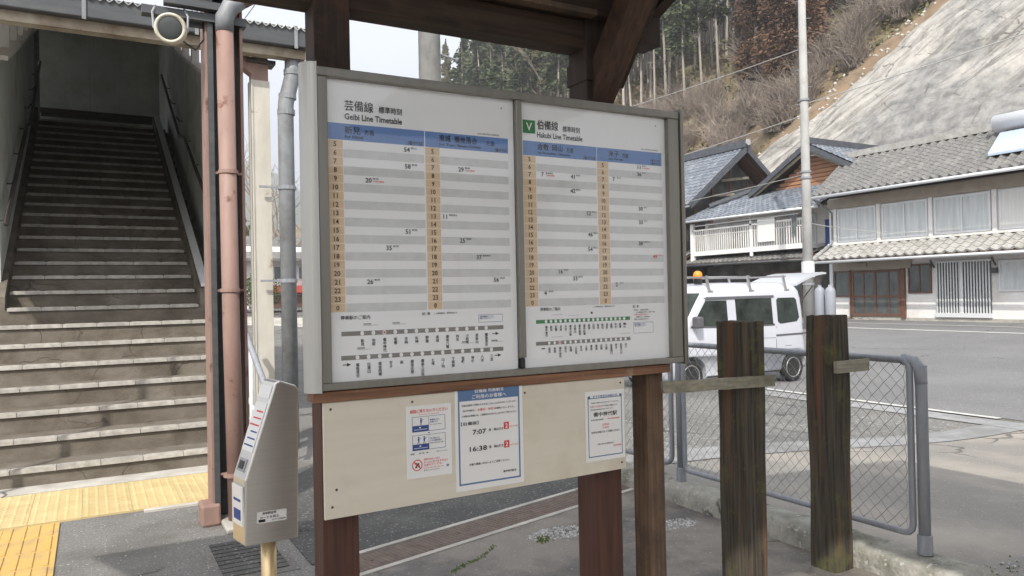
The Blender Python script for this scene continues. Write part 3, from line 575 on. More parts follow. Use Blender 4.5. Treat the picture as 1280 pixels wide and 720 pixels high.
# rafters rise towards the camera
rz=lambda y:2.60+.40*(2.70-y)
YR=-.2; 
for i,x in enumerate((-.75,-.3,.15,.60,1.05,1.50,1.95,2.17)):
    mb=MB(); w_=.06
    mb.hexa([(x-w_/2,2.78,rz(2.78)-.06),(x+w_/2,2.78,rz(2.78)-.06),(x+w_/2,YR,rz(YR)-.06),(x-w_/2,YR,rz(YR)-.06),(x-w_/2,2.78,rz(2.78)+.03),(x+w_/2,2.78,rz(2.78)+.03),(x+w_/2,YR,rz(YR)+.03),(x-w_/2,YR,rz(YR)+.03)]); mb.build('rafter',m_beamy,sh,bevel=.003)
ys=[2.80-.19*i for i in range(17)]
for i in range(16):
    y0,y1=ys[i],ys[i+1]+.012; mb=MB(); mb.hexa([(-1.7,y0,rz(y0)+.032),(2.22,y0,rz(y0)+.032),(2.22,y1,rz(y1)+.032),(-1.7,y1,rz(y1)+.032),(-1.7,y0,rz(y0)+.052),(2.22,y0,rz(y0)+.052),(2.22,y1,rz(y1)+.052),(-1.7,y1,rz(y1)+.052)]); mb.build('roof_board',m_beam,sh)
mb=MB(); mb.hexa([(-1.75,2.86,rz(2.86)+.06),(2.27,2.86,rz(2.86)+.06),(2.27,YR,rz(YR)+.06),(-1.75,YR,rz(YR)+.06),(-1.75,2.86,rz(2.86)+.09),(2.27,2.86,rz(2.86)+.09),(2.27,YR,rz(YR)+.09),(-1.75,YR,rz(YR)+.09)])
mb.build('roof_sheet',m_tilegrey,sh)
part('purlin',m_post,2.03,2.20,2.56,2.68,2.47,2.60)
part('post',m_post,-1.2,-1.08,.5,.62,0,3.36)
# unseen roof slabs behind the photographer, added to shade the forecourt and fence
cn=T('shade_canopy','unseen flat canopy added behind the photographer to shade the forecourt','canopy',(3.2,-1.4,0))
mb=MB(); mb.box(2.3,4.0,-2.4,1.75,3.05,3.15); mb.build('roof',m_gutter,cn); mb=MB(); mb.box(.9,2.295,-2.4,-.26,3.78,3.86); mb.build('roof',m_gutter,cn)
for y in (1.6,): 
    mb=MB(); mb.box(3.88,3.98,y,y+.10,0,3.05); mb.build('post',m_whitealu,cn)
t=T('unseen_building','unseen white walled building added behind the photographer for reflections and to block low sky','building',(5,-6.5,0))  # unseen building added for board reflections and to block low sky
mb=MB(); mb.box(-14,9.0,-12.0,-9.2,0,3.6); mb.build('wall',m_white,t)
mb=MB(); mb.box(-14.3,9.3,-12.3,-8.7,3.6,3.8); mb.build('roof',m_tilegrey,t)
for x in (3.4,5.0,6.6): 
    mb=MB(); mb.box(x,x+.95,-9.2,-9.16,1.0,2.2); f=mb.build('window',m_brown,t); mb=MB(); mb.box(x+.06,x+.89,-9.157,-9.15,1.06,2.14); mb.build('pane',m_winp,f)
# ================================================================== TIMETABLE BOARD
YB_=2.467
tb=T('timetable_board','wide aluminium framed station timetable board with two white posters','timetable board',(1.42,2.5,1.1))
def fpart(n,mt,*b,bevel=.003): mb=MB(); mb.box(*b); return mb.build(n,mt,tb,bevel=bevel)
X0,X1,ZB,ZT=.655,2.185,1.098,2.155
fpart('back_panel',m_cap,X0+.01,X1-.01,2.478,2.53,ZB+.01,ZT-.01)
fpart('frame_rail',m_alu,X0,X1,2.440,2.520,ZT-.030,ZT); fpart('frame_rail',m_alu,X0,X1,2.440,2.520,ZB,ZB+.024)
fpart('frame_stile',m_alu,X0,.688,2.442,2.518,ZB+.0245,ZT-.0305); fpart('frame_stile',m_alu,2.128,X1,2.442,2.518,ZB+.0245,ZT-.0305)
fpart('mullion',m_alu,1.398,1.423,2.446,2.478,ZB+.065,ZT-.0305)
fpart('lock',m_dark,1.402,1.418,2.450,2.478,ZB+.026,ZB+.060,bevel=.001)
def cap(x0,x1,name):
    mb=MB(); n=14; pts=[]
    for i in range(n+1):
        a=-math.pi/2+math.pi*i/n; s=1 if x1>x0 else -1
        pts.append((x0+(x1-x0)*math.cos(a),2.483+.048*math.sin(a)))
    pts.append((x0,2.531)); pts.append((x0,2.435))
    mb.prism(pts,lambda p:(p[0],p[1],ZB-.006),lambda p:(p[0],p[1],ZT+.012)); return mb.build(name,m_cap if x0<1 else m_alu,tb,bevel=.002)
cap(.652,.606,'side_cap'); cap(2.188,2.232,'side_cap')
PH=[5,6,7,8,9,10,11,12,13,14,15,16,17,18,19,20,21,22,23,0]
GEIBI=['新見','布原','備中神代','坂根','市岡','矢神','野馳','東城','備後八幡','内名','小奴可','道後山','備後落合']
GEIB2=['備後落合','比婆山','備後西城','平子','高','備後庄原','備後三日市','七塚','山ノ内','下和知','塩町','神杉','八次','三次']
HAK1=['備中神代','新見','石蟹','井倉','方谷','備中川面','木野山','備中高梁','備中広瀬','美袋','日羽','豪渓','総社','清音','倉敷','中庄','庭瀬','岡山']
HAK2=['新見','布原','備中神代','足立','新郷','上石見','生山','上菅','黒坂','根雨','武庫','江尾','伯耆溝口','岸本','伯耆大山','米子']
def poster(x0,w_,right):
    zt=2.126; ob=MB(); ob.box(x0,x0+w_,YB_,YB_+.003,1.120,zt); po=ob.build('poster',m_paper,tb)
    mats=[m_blueh,m_row,m_hour,m_inkwhite,m_green,m_inkgrey,m_ink,m_inkblue,m_inkred]
    mb=MB(); y=YB_-.0004; o=.011 if right else 0
    C=[(o,.345,.054+o-.001),(.349,.682,.403)] if not right else [(o,.349,.066),(.352,.684,.407)]
    rect(mb,0,x0,zt,y,o,C[0][1]+.001,.146,.201); rect(mb,0,x0,zt,y,C[1][0],C[1][1],.146,.201)
    for (a,b,c) in C:
        for i in range(20):
            v0=.202+.02862*i; 
            if i==0 or 1: rect(mb,2,x0,zt,y,a,c,v0+.0006,v0+.0278)
            if i%2==1: rect(mb,1,x0,zt,y,c+.002,b-.001,v0,v0+.02862)
    # station diagrams
    def line(u0,u1,v,us,mi,dot=.0055,wd=.0075,mk=None,dmat=3):
        rect(mb,mi,x0,zt,y,u0,u1,v-wd,v+wd)
        for k,u in enumerate(us):
            mb.cur=3; mb.add([(x0+u+dot*1.25*math.cos(a*math.pi/6),y-.0003,zt-v+dot*1.35*math.sin(a*math.pi/6)) for a in range(12)],[tuple(range(12))])
            if mk==k: mb.cur=8; mb.add([(x0+u+dot*.75*math.cos(a*math.pi/4),y-.0006,zt-v+dot*.75*math.sin(a*math.pi/4)) for a in range(8)],[tuple(range(8))])
    def sp(a,b,n): return [a+(b-a)*i/(n-1) for i in range(n)]
    tx=[]
    def T_(s,u,v,w=None,h=.01,al='l',mi=6,ve=False): tx.append((s,u,v,w,h,al,mi,ve))
    if not right:
        line(.037,.647,.8465,sp(.108,.575,13),5,mk=2); line(.035,.645,.9265,sp(.090,.595,14),5)
        for nm,u in zip(GEIBI,sp(.108,.575,13)): T_(nm,u,.866+.0058*len(nm),None,.0118*len(nm),'c',6,True)
        for nm,u in zip(GEIB2,sp(.090,.595,14)): T_(nm,u,.946+.0058*len(nm),None,.0118*len(nm),'c',6,True)
        T_('芸備線',.061,.085,.099,.036); T_('標準時刻',.180,.0885,.083,.023); T_('Geibi Line Timetable',.061,.1215,.203,.021)
        T_('新見',.060,.167,.054,.025); T_('方面',.128,.170,.034,.018); T_('for Niimi',.060,.189,.064,.011); T_('2番のりば',.338,.192,.056,.014,'r')
        T_('東城  備後落合',.402,.166,.150,.025); T_('方面',.590,.170,.034,.018); T_('for Tojo, Bingo-Ochiai',.402,.189,.165,.011); T_('2番のりば',.676,.192,.052,.013,'r')
        T_('2016年3月26日改正',.600,.137,.09,.006,'c')
        E=[('54',.280,.217,'岡山',0),('58',.282,.275,'新見',0),('20',.140,.331,'新見',1),('51',.278,.502,'新見',0),('35',.208,.559,'新見',0),('26',.139,.674,'新見',0),('29',.486,.273,'東城',1),('11',.420,.445,'備後落合',0),('25',.486,.529,'東城',0),('37',.552,.589,'備後落合',0),('56',.621,.671,'東城',0)]
        T_('停車駅のご案内',.035,.793,.101,.014); T_('記  事',.325,.788,.030,.010); T_('この時刻表は、標準時刻です',.415,.788,.09,.006,'c')
        for u,v in ((.113,.820),(.215,.820),(.090,.900),(.475,.898),(.595,.898)): rect(mb,5,x0,zt,y,u,u+.05,v,v+.001); T_('快速停車駅',u,v-.004,.026,.005)
        bx=(.545,.645,.798,.826)
        for u,v in ((.612,.869),(.052,.949),(.620,.949)):
            rect(mb,6,x0,zt,y,u-.012,u+.003,v-.0016,v+.0016); mb.cur=6; mb.add([(x0+u+.016,y,zt-v),(x0+u+.002,y,zt-v+.0062),(x0+u+.002,y,zt-v-.0062)],[(0,1,2)])
    else:
        rect(mb,4,x0,zt,y,.012,.067,.067,.117); T_('V',.0395,.092,None,.030,'c',3)
        line(.053,.5,.833,sp(.098,.47,18),4,dot=.0048,wd=.007); line(.051,.5,.916,sp(.110,.475,16),5,dot=.0048,wd=.007,mk=2)
        for nm,u in zip(HAK1,sp(.098,.47,18)): T_(nm,u,.850+.0052*len(nm),None,.0105*len(nm),'c',6,True)
        for nm,u in zip(HAK2,sp(.110,.475,16)): T_(nm,u,.933+.0052*len(nm),None,.0105*len(nm),'c',6,True)
        T_('伯備線',.075,.081,.094,.036); T_('標準時刻',.190,.0875,.080,.023); T_('Hakubi Line Timetable',.074,.1195,.209,.021)
        T_('倉敷  岡山',.075,.165,.112,.025); T_('方面',.206,.169,.032,.018); T_('for Kurashiki, Okayama',.075,.189,.150,.011); T_('1番のりば',.342,.192,.056,.013,'r')
        T_('米子',.410,.167,.050,.025); T_('方面',.476,.170,.032,.018); T_('for Yonago',.410,.189,.072,.011); T_('1番のりば',.674,.180,.05,.010,'r'); T_('2番のりば',.674,.193,.05,.010,'r')
        T_('2016年3月26日改正',.62,.137,.09,.006,'c')
        E=[('7',.095,.270,'新見岡山',1),('41',.234,.271,'新見',0),('42',.233,.327,'岡山',0),('52',.306,.412,'岡山',0),('11',.563,.213,'米子',1),('36',.563,.242,'米子',0),('7',.432,.269,'生山',0),('30',.567,.384,'米子',0),('33',.566,.440,'米子',0),('46',.312,.496,'岡山',0),('54',.310,.554,'岡山',0),('16',.169,.642,'新見',0),('33',.235,.669,'新見',0),('4',.098,.724,'新見',0),('38',.563,.527,'伯耆大山',0),('49',.638,.581,'米子',2),('2',.436,.695,'米子',0)]
        T_('停車駅のご案内',.072,.786,.09,.013); T_('記  事',.515,.786,.030,.010); T_('この時刻表は、標準時刻です',.37,.782,.11,.006,'c'); T_('■',.31,.806,None,.008,'c')
        for k,s in enumerate(('特急・快速列車','この時刻表は平日・土曜・休日','　共通の標準時刻です','列車によっては時刻が','変更となる場合があります')): T_(s,.520+.01*(k%2),.801+.0095*k,.075 if k!=1 else .1,.0055,'l',6 if k!=2 else 8)
        for u,v in ((.125,.808),(.2,.812),(.12,.893),(.45,.893)): rect(mb,5,x0,zt,y,u,u+.05,v,v+.001)
        bx=(.517,.620,.852,.896)
        for u,v in ((.475,.856),(.085,.936)): rect(mb,6,x0,zt,y,u-.01,u+.006,v-.002,v+.002)
    a,b,c,d_=bx
    for r_ in ((a,b,c,c+.0012),(a,b,d_-.0012,d_),(a,a+.0012,c,d_),(b-.0012,b,c,d_)): rect(mb,7,x0,zt,y,*r_)
    T_('運行情報はこちら',a+.005,c+.007,.055,.006,'l',7); T_('列車のご案内 ホームページ',a+.005,c+.014,.06,.005,'l',7)
    for s,u,v,dst,red in E:
        T_(s,u,v,None,.0165,'c',6 if red!=2 else 8)
        T_(dst,u+.015,v-.006,.010*len(dst) if len(dst)<3 else .008*len(dst),.0065,'l',6 if red!=2 else 8)
        if red==1: T_('土休日運休',u+.015,v+.003,.040,.0055,'l',8)
    for (a_,b_,c_) in C:
        for i,hh in enumerate(PH): T_(str(hh),(a_+c_)/2,.2163+.02862*i,None,.0165,'c',6)
    T_('西',w_-.05,.035,None,.006,'c',6)
    mb.build('printed_bands',mats,po,kind='stuff')
    text_mesh(tx,'lettering',po,mats,YB_,x0,zt,.0016)
    return po
poster(.690,.706,False); poster(1.425,.704,True)
for a,b in ((.689,1.397),(1.424,2.127)):
    mb=MB(); mb.quad((a,2.458,ZB+.025),(b,2.458,ZB+.025),(b,2.458,ZT-.031),(a,2.458,ZT-.031)); mb.build('clear_cover',m_clear,tb)
# lower notice board
nb=T('notice_board','cream plywood notice panel under the timetable board','notice board',(1.27,2.5,.68))
mb=MB(); mb.add([],[]); mb.hexa([(.660,2.462,.676),(1.886,2.462,.688),(1.886,2.474,.688),(.660,2.474,.676),(.660,2.462,1.058),(1.886,2.462,1.058),(1.886,2.474,1.058),(.660,2.474,1.058)]); mb.build('panel',m_ply,nb,bevel=.002)
mb=MB(); mb.box(.625,2.120,2.452,2.535,1.0595,1.0945); mb.build('batten',m_batten,nb,bevel=.003)
for x,z in ((.685,1.035),(.70,.77),(.685,.715),(1.865,1.035),(1.865,.715),(.97,1.035),(1.42,1.03)):
    mb=MB(); mb.lathe((x,2.462,z),(0,-1,0),[(0,.0045),(.002,.0035)],10); mb.build('screw',m_rail,nb)
# notices
def notice(name,label,x0,x1,z0,z1,tilt=0):
    t=T(name,label,'notice',((x0+x1)/2,2.46,z0)); mb=MB(); mb.box(x0,x1,2.4595,2.4615,z0,z1); mb.build('sheet',m_paper2,t); return t
n1=notice('warning_notice','small white notice with red heading and two blue pictograms about the tracks',.945,1.115,.770,1.020)
PM=[m_border,m_row,m_inkred,m_inkwhite,m_inkgrey,m_ink,m_inkblue]
mb=MB(); x0,zt,y=.945,1.020,2.4590
for v0 in (.038,.102):
    for r_ in ((.022,.146,v0,v0+.0012),(.022,.146,v0+.051,v0+.0525),(.022,.0235,v0,v0+.052),(.145,.1465,v0,v0+.052)): rect(mb,6,x0,zt,y,*r_)
    rect(mb,6,x0,zt,y,.023,.083,v0+.031,v0+.052); rect(mb,3,x0,zt,y-.0003,.028,.078,v0+.044,v0+.0455); rect(mb,3,x0,zt,y-.0003,.048,.054,v0+.036,v0+.040); rect(mb,6,x0,zt,y,.083,.084,v0,v0+.052)
    for fx in ((.055,) if v0<.05 else (.045,.066)):                 # little standing figures
        mb.cur=6
        mb.add([(x0+fx+.0032*math.cos(a*math.pi/4),y,zt-v0-.008+.0032*math.sin(a*math.pi/4)) for a in range(8)],[tuple(range(8))])
        rect(mb,6,x0,zt,y,fx-.003,fx+.003,v0+.0115,v0+.021)
        for q,s in ((-.004,1),(.003,-1)): mb.quad((x0+fx-.001*s,y,zt-v0-.021),(x0+fx+q-.001,y,zt-v0-.030),(x0+fx+q+.0015,y,zt-v0-.030),(x0+fx+.0015,y,zt-v0-.021))
        mb.quad((x0+fx+.002,y,zt-v0-.013),(x0+fx+.009,y,zt-v0-.009),(x0+fx+.009,y,zt-v0-.0107),(x0+fx+.002,y,zt-v0-.0155))
rect(mb,6,x0,zt,y,.081,.087,.0945,.0985)
mb.cur=2; cx,cz=.038,.205
ring=[(.019,.0158)]
for a in range(24):
    a0,a1=a*math.pi/12,(a+1)*math.pi/12
    mb.quad(*[(x0+cx+r_*math.cos(t_),y-.0003,zt-cz+r_*math.sin(t_)) for r_,t_ in ((.0195,a0),(.0195,a1),(.0162,a1),(.0162,a0))])
mb.quad(*[(x0+cx+dx,y-.0004,zt-cz+dz) for dx,dz in ((-.013,.0105),(-.0105,.013),(.013,-.0105),(.0105,-.013))])
mb.cur=5
for dx,dz in ((-.004,-.006),(.004,.004),(-.005,.006),(.006,-.004),(0,0)): mb.add([(x0+cx+dx+.0045*math.cos(a*math.pi/4),y,zt-cz+dz+.0035*math.sin(a*math.pi/4)) for a in range(8)],[tuple(range(8))])
mb.build('pictograms',PM,n1,kind='stuff')
text_mesh([('線路に降りないでください',.085,.019,.142,.0125,'c',2),('Do not enter the railway tracks',.085,.0315,.075,.004,'c',2),('線路内に立入',.088,.052,.036,.006,'l',6),('危険です',.088,.060,.030,.006,'l',6),('Do not go down',.088,.069,.045,.004,'l',5),('落し物をした',.088,.117,.036,.006,'l',6),('ときは駅係員へ',.088,.125,.045,.006,'l',6),('Please call station staff',.088,.133,.05,.004,'l',5),('線路',.014,.165,.014,.006,'l',5),('駅 係  員',.045,.165,.035,.005,'l',5),('お知らせください',.11,.165,.045,.004,'l',5),('列車またはホームから',.062,.188,.06,.007,'l',2),('ホームに近づきすぎると',.062,.198,.092,.008,'l',2),('大変キケンです。',.062,.208,.07,.008,'l',2),('For your safety please keep clear',.062,.218,.075,.004,'l',2),('駅長からのおねがい',.062,.226,.06,.004,'l',5),('鉄道',.158,.218,.010,.008,'r',6)],'lettering',n1,PM,2.4595,x0,zt,.0012)
n2=notice('train_notice','large laminated notice with blue header giving 7:07 and 16:38 departures',1.130,1.408,.700,1.078)
mb=MB(); x0,zt,y=1.130,1.078,2.4590
for r_ in ((.012,.264,.012,.058),(.012,.264,.352,.358),(.012,.018,.058,.352),(.258,.264,.058,.352)): rect(mb,0,x0,zt,y,*r_)
for v in (.132,.2): rect(mb,2,x0,zt,y,.196,.218,v+.016,v+.042)
mb.build('printed_border',PM,n2,kind='stuff')
text_mesh([('伯備線 布原駅を',.138,.024,.12,.015,'c',3),('ご利用のお客様へ',.138,.045,.14,.015,'c',3),('平素は当駅をご利用いただきましてまことにありがとうございます。',.138,.074,.225,.0075,'c',5),('次の列車は、',.030,.093,.05,.0075,'l',5),('土曜日・休日',.088,.093,.065,.009,'l',2),('は運転いたしません。',.158,.093,.085,.0075,'l',5),('ご利用のお客様には、ご迷惑をおかけいたしますがご了承ください。',.138,.112,.225,.0075,'c',5),('【伯備線】',.022,.139,.070,.013,'l',5),('7:07',.068,.172,.055,.018,'l',5),('発　岡山行き',.133,.170,.060,.010,'l',5),('2',.207,.161,None,.016,'c',3),('のりば',.222,.165,.032,.006,'l',2),('16:38',.055,.232,.070,.018,'l',5),('発　岡山行き',.133,.232,.060,.010,'l',5),('2',.207,.229,None,.016,'c',3),('のりば',.222,.233,.032,.006,'l',2),('お乗り間違いのないようご注意ください。',.135,.287,.165,.0085,'c',5),('備中神代駅長',.245,.328,.055,.0085,'r',5)],'lettering',n2,PM,2.4595,x0,zt,.0012)
n3=notice('revision_notice','blue bordered laminated notice at the right end of the cream panel',1.690,1.880,.735,1.010)
mb=MB(); x0,zt,y=1.690,1.010,2.4590
for r_ in ((.012,.178,.026,.029),(.012,.178,.255,.259),(.012,.0155,.026,.259),(.1745,.178,.026,.259),(.012,.024,.018,.028),(.166,.178,.018,.028)): rect(mb,0,x0,zt,y,*r_)
mb.build('printed_border',PM,n3,kind='stuff')
text_mesh([('ダイヤ改正のお知らせ',.095,.021,.12,.010,'c',6),('平素はご利用いただきありがとうございます。',.095,.046,.135,.0055,'c',5),('三月二十六日',.022,.060,.05,.008,'l',2),('ダイヤ改正を実施します。',.076,.060,.08,.006,'l',5),('改正後の時刻は次のとおりです。',.08,.072,.11,.005,'c',5),('備中神代駅',.095,.092,.115,.018,'c',5),('新見方面 時刻表',.026,.113,.06,.006,'l',5),('米子方面 時刻表',.105,.113,.06,.006,'l',2),('三月の',.095,.135,.035,.008,'c',2),('土休日',.095,.146,.03,.007,'c',2),('大切なお知らせ ご注意ください',.095,.162,.14,.009,'c',5),('お問い合わせは駅係員まで',.095,.210,.08,.006,'c',5),('備中神代駅長',.172,.222,.04,.006,'r',2)],'lettering',n3,PM,2.4595,x0,zt,.0012)
# ================================================================== FENCE POSTS, KERB, CHAIN LINK
def sleeper(x0,y0,z1,sd,label,w_=.142):
    random.seed(sd); mb=MB(); nz_=26; nc=5; rows=[]
    per=[]
    for s in range(4):
        for i in range(nc):
            t=i/nc; per.append([(x0+w_*t,y0),(x0+w_,y0+w_*t),(x0+w_*(1-t),y0+w_),(x0,y0+w_*(1-t))][s])
    cx,cy=x0+w_/2,y0+w_/2
    for k in range(nz_+1):
        z=z1*k/nz_
        for (px,py) in per:
            q=Vector((px*9,py*9,z*2.0+sd)); dd=noise.noise(q)*.010+noise.noise(Vector((px*60,py*60,z*3+sd)))*.005
            v=Vector((px-cx,py-cy,0)); L_=v.length; corner=.004 if abs(abs(v.x)-abs(v.y))<.01 else 0
            v=v*(1+(dd-corner)/L_); z2=z+(noise.noise(Vector((px*30,py*30,sd)))*.012 if k==nz_ else 0)
            mb.v.append((cx+v.x,cy+v.y,z2))
    n=len(per)
    for k in range(nz_):
        for j in range(n): mb.f.append((k*n+j,k*n+(j+1)%n,(k+1)*n+(j+1)%n,(k+1)*n+j)); mb.mi.append(0)
    mb.f.append(tuple(range(nz_*n,nz_*n+n))); mb.mi.append(0)
    return mb.build('fence_post',m_sleeper,label=label,cat='wooden post',group='mossy square timber posts')
sleeper(2.395,2.325,1.262,3,'mossy dark timber post with the grey plank crossing it')
sleeper(3.155,2.480,1.262,11,'mossy brown timber post with a short broken plank stub')
def plank(a,b,h,label,sd):
    random.seed(sd); mb=MB(); n=14; A=Vector(a);B=Vector(b); d_=(B-A).normalized(); s=Vector((d_.y,-d_.x,0)).normalized()*.011
    for i in range(n+1):
        p=A.lerp(B,i/n)
        if i in(0,n): pass
        e0=noise.noise(Vector((i*.7,sd,0)))*.003; e1=noise.noise(Vector((i*.7,sd,9)))*.003; j0=(random.uniform(-.006,.006) if i in (0,n) else 0)
        for q,zz in ((s,-h/2+e0),(s,h/2+e1),(-s,h/2+e1),(-s,-h/2+e0)):
            P=p+q+d_*(j0*random.uniform(.2,1.2)); mb.v.append((P.x,P.y,P.z+zz))
    for i in range(n):
        for j in range(4): mb.f.append((i*4+j,i*4+(j+1)%4,(i+1)*4+(j+1)%4,(i+1)*4+j)); mb.mi.append(0)
    mb.f+=[(3,2,1,0),(n*4,n*4+1,n*4+2,n*4+3)]; mb.mi+=[0,0]
    return mb.build('fence_plank',m_plank,label=label,cat='plank')
plank((2.045,2.425,1.004),(2.530,2.272,1.012),.046,'grey weathered plank nailed across the nearer mossy post',2)
plank((3.175,2.468,1.010),(3.405,2.455,1.012),.058,'short broken grey plank stub on the right mossy post',5)
# kerb
mb=MB(); ny=60; prof=[(0,0),(.008,.05),(.015,.092),(.035,.112),(.08,.12),(.13,.12),(.18,.118),(.23,.11),(.28,.085),(.30,-.1)]
for j in range(ny+1):
    y=1.93+(5.6-1.93)*j/ny; xi=3.312+.02*sm(2.4,3.9,y)
    for k,(dx,z) in enumerate(prof):
        q=Vector((dx*6,y*4,z*6)); e=noise.noise(q)*.012+noise.noise(q*4)*.005
        zz=z+e if 0<k<9 else z-.02
        if j==0: zz=min(zz,.02)
        mb.v.append((xi+dx+e,y,zz))
n=len(prof)
for j in range(ny):
    for k in range(n-1): a=j*n+k; mb.f.append((a,a+1,a+n+1,a+n)); mb.mi.append(0)
mb.f.append(tuple(range(n))); mb.mi.append(0)
mb.build('kerb',m_curb,smooth=True,label='rough mossy concrete kerb carrying the wire fence',cat='kerb')
fn=T('chain_link_fence','grey tube framed chain link fence on the mossy kerb','fence',(3.47,3.1,.12))
for y,lab in ((2.22,0),(3.925,1)):
    mb=MB(); mb.tube([(3.47,y,.10),(3.47,y,.97),(3.47,y+(.0),1.02)],.027,14); 
    mb.build('fence_post',m_galv,fn,smooth=True)
    mb=MB(); mb.lathe((3.47,y,.12),(0,0,1),[(0,.034),(.09,.034),(.092,.030)],14); mb.build('post_collar',m_galv,fn)
mb=MB(); mb.tube([(3.47,2.22,.93),(3.47,2.225,1.0),(3.47,2.25,1.035),(3.47,2.31,1.043)],.028,12); mb.build('corner_elbow',m_galv,fn,smooth=True)
def frame(y0,y1,z0,z1,r,name,rad=.016):
    pts=[]; 
    for cy,cz,a0 in ((y1-r,z1-r,0),(y0+r,z1-r,90),(y0+r,z0+r,180),(y1-r,z0+r,270)):
        for i in range(4): a=R(a0+30*i); pts.append((3.45,cy+r*math.cos(a),cz+r*math.sin(a)))
    pts.append(pts[0]); mb=MB(); mb.tube(pts,rad,8,cap=False); return mb.build(name,m_galv,fn,smooth=True)
frame(2.265,3.865,.205,1.045,.045,'panel_frame'); frame(3.99,5.6,.225,1.045,.06,'panel_frame')
mb=MB(); mb.tube([(3.475,2.30,1.040),(3.475,3.93,1.040),(3.475,5.6,1.040)],.018,10); mb.build('top_rail',m_galv,fn,smooth=True)
def chain(y0,y1,z0,z1,name):
    mb=MB(); p=.066; n=int((y1-y0)/(p/2))
    for k in range(n+1):      # each wire zigzags upwards between neighbours
        yc=y0+k*p/2*1.0
        if k%1: continue
        pts=[]; z=z0; i=0
        while z<=z1+1e-6:
            s=(i%2); yy=yc+(p/4 if (i+k)%2 else -p/4); xx=3.45+(.0035 if i%2 else -.0035)
            pts.append((xx,min(max(yy,y0),y1),z)); z+=p/2*1.06; i+=1
        mb.tube(pts,.00175,4,cap=False)
    return mb.build(name,m_wire,fn,kind='stuff')
chain(2.285,3.85,.225,1.03,'wire_mesh'); chain(4.01,5.58,.245,1.03,'wire_mesh')
# ================================================================== VAN
vn=T('parked_van','white kei van with roof rack and raised tailgate parked beyond the fence','van',(9.6,10.2,-.28))
GX=-.28; VW=.7375; CY=9.43+VW; FX=8.03
prof=[ # z, front x, rear x, half width, corner r
(.20,.10,3.30,.66,.15),(.26,.03,3.36,.71,.17),(.45,.0,3.39,.73,.18),(.62,.01,3.39,.7375,.18),(.80,.06,3.385,.7375,.2),(.95,.16,3.38,.7375,.22),(1.02,.30,3.378,.733,.22),(1.10,.40,3.375,.728,.2),(1.30,.55,3.36,.712,.18),(1.50,.70,3.34,.695,.17),(1.64,.82,3.31,.675,.17),(1.72,.93,3.26,.645,.18),(1.77,1.05,3.18,.58,.2),(1.80,1.3,3.0,.45,.2),(1.81,1.7,2.6,.2,.1)]
def vring(z):
    for a,b in zip(prof,prof[1:]):
        if a[0]<=z<=b[0]:
            t=(z-a[0])/(b[0]-a[0]); return [a[i]+(b[i]-a[i])*t for i in range(5)]
    return list(prof[-1])
mb=MB(); nr=28
for (z,fx,rx,hw,r) in prof:
    pts=[]
    for cx,cy,a0 in ((rx-r,hw-r,0),(fx+r,hw-r,90),(fx+r,-hw+r,180),(rx-r,-hw+r,270)):
        for i in range(7): a=R(a0+15*i); pts.append((cx+r*math.cos(a),cy+r*math.sin(a)))
    for p in pts: mb.v.append((FX+p[0],CY+p[1],GX+z))
for k in range(len(prof)-1):
    for j in range(nr): mb.f.append((k*nr+j,k*nr+(j+1)%nr,(k+1)*nr+(j+1)%nr,(k+1)*nr+j)); mb.mi.append(0)
mb.f+=[tuple(range(nr))[::-1],tuple(range((len(prof)-1)*nr,len(prof)*nr))]; mb.mi+=[0,0]
body=mb.build('body',m_paint,vn,smooth=True)
WX=(.62,3.02-.0); WX=(.60,3.02)
cut=MB()
for x in WX:
    cut.lathe((FX+x,CY-VW-.1,GX+.27),(0,1,0),[(0,.32),(.34,.32)],28); cut.lathe((FX+x,CY+VW+.1,GX+.27),(0,-1,0),[(0,.32),(.34,.32)],28)
co=cut.build('wheel_arch_cutter',m_trim,vn); bo=body.modifiers.new('arches','BOOLEAN'); bo.operation='DIFFERENCE'; bo.object=co; bo.solver='EXACT'
bpy.context.view_layer.update(); dg=bpy.context.evaluated_depsgraph_get(); nm_=bpy.data.meshes.new_from_object(body.evaluated_get(dg)); body.modifiers.clear(); body.data=nm_; bpy.data.objects.remove(co)
def sidey(z,x,side=-1,pr=.004): 
    return CY+side*(vring(z)[3]+pr)
def vpanel(name,mt,pts,pr=.004,parent=vn,n=1,side=-1):
    """polygon (x,z) laid on the van's side, with a little thickness"""
    mb=MB(); k=len(pts); vs=[(FX+x,sidey(z,x,side,pr),GX+z) for x,z in pts]+[(FX+x,sidey(z,x,side,-.01),GX+z) for x,z in pts]
    mb.add(vs,[tuple(range(k))]+[(i,(i+1)%k,k+(i+1)%k,k+i) for i in range(k)]); return mb.build(name,mt,parent)
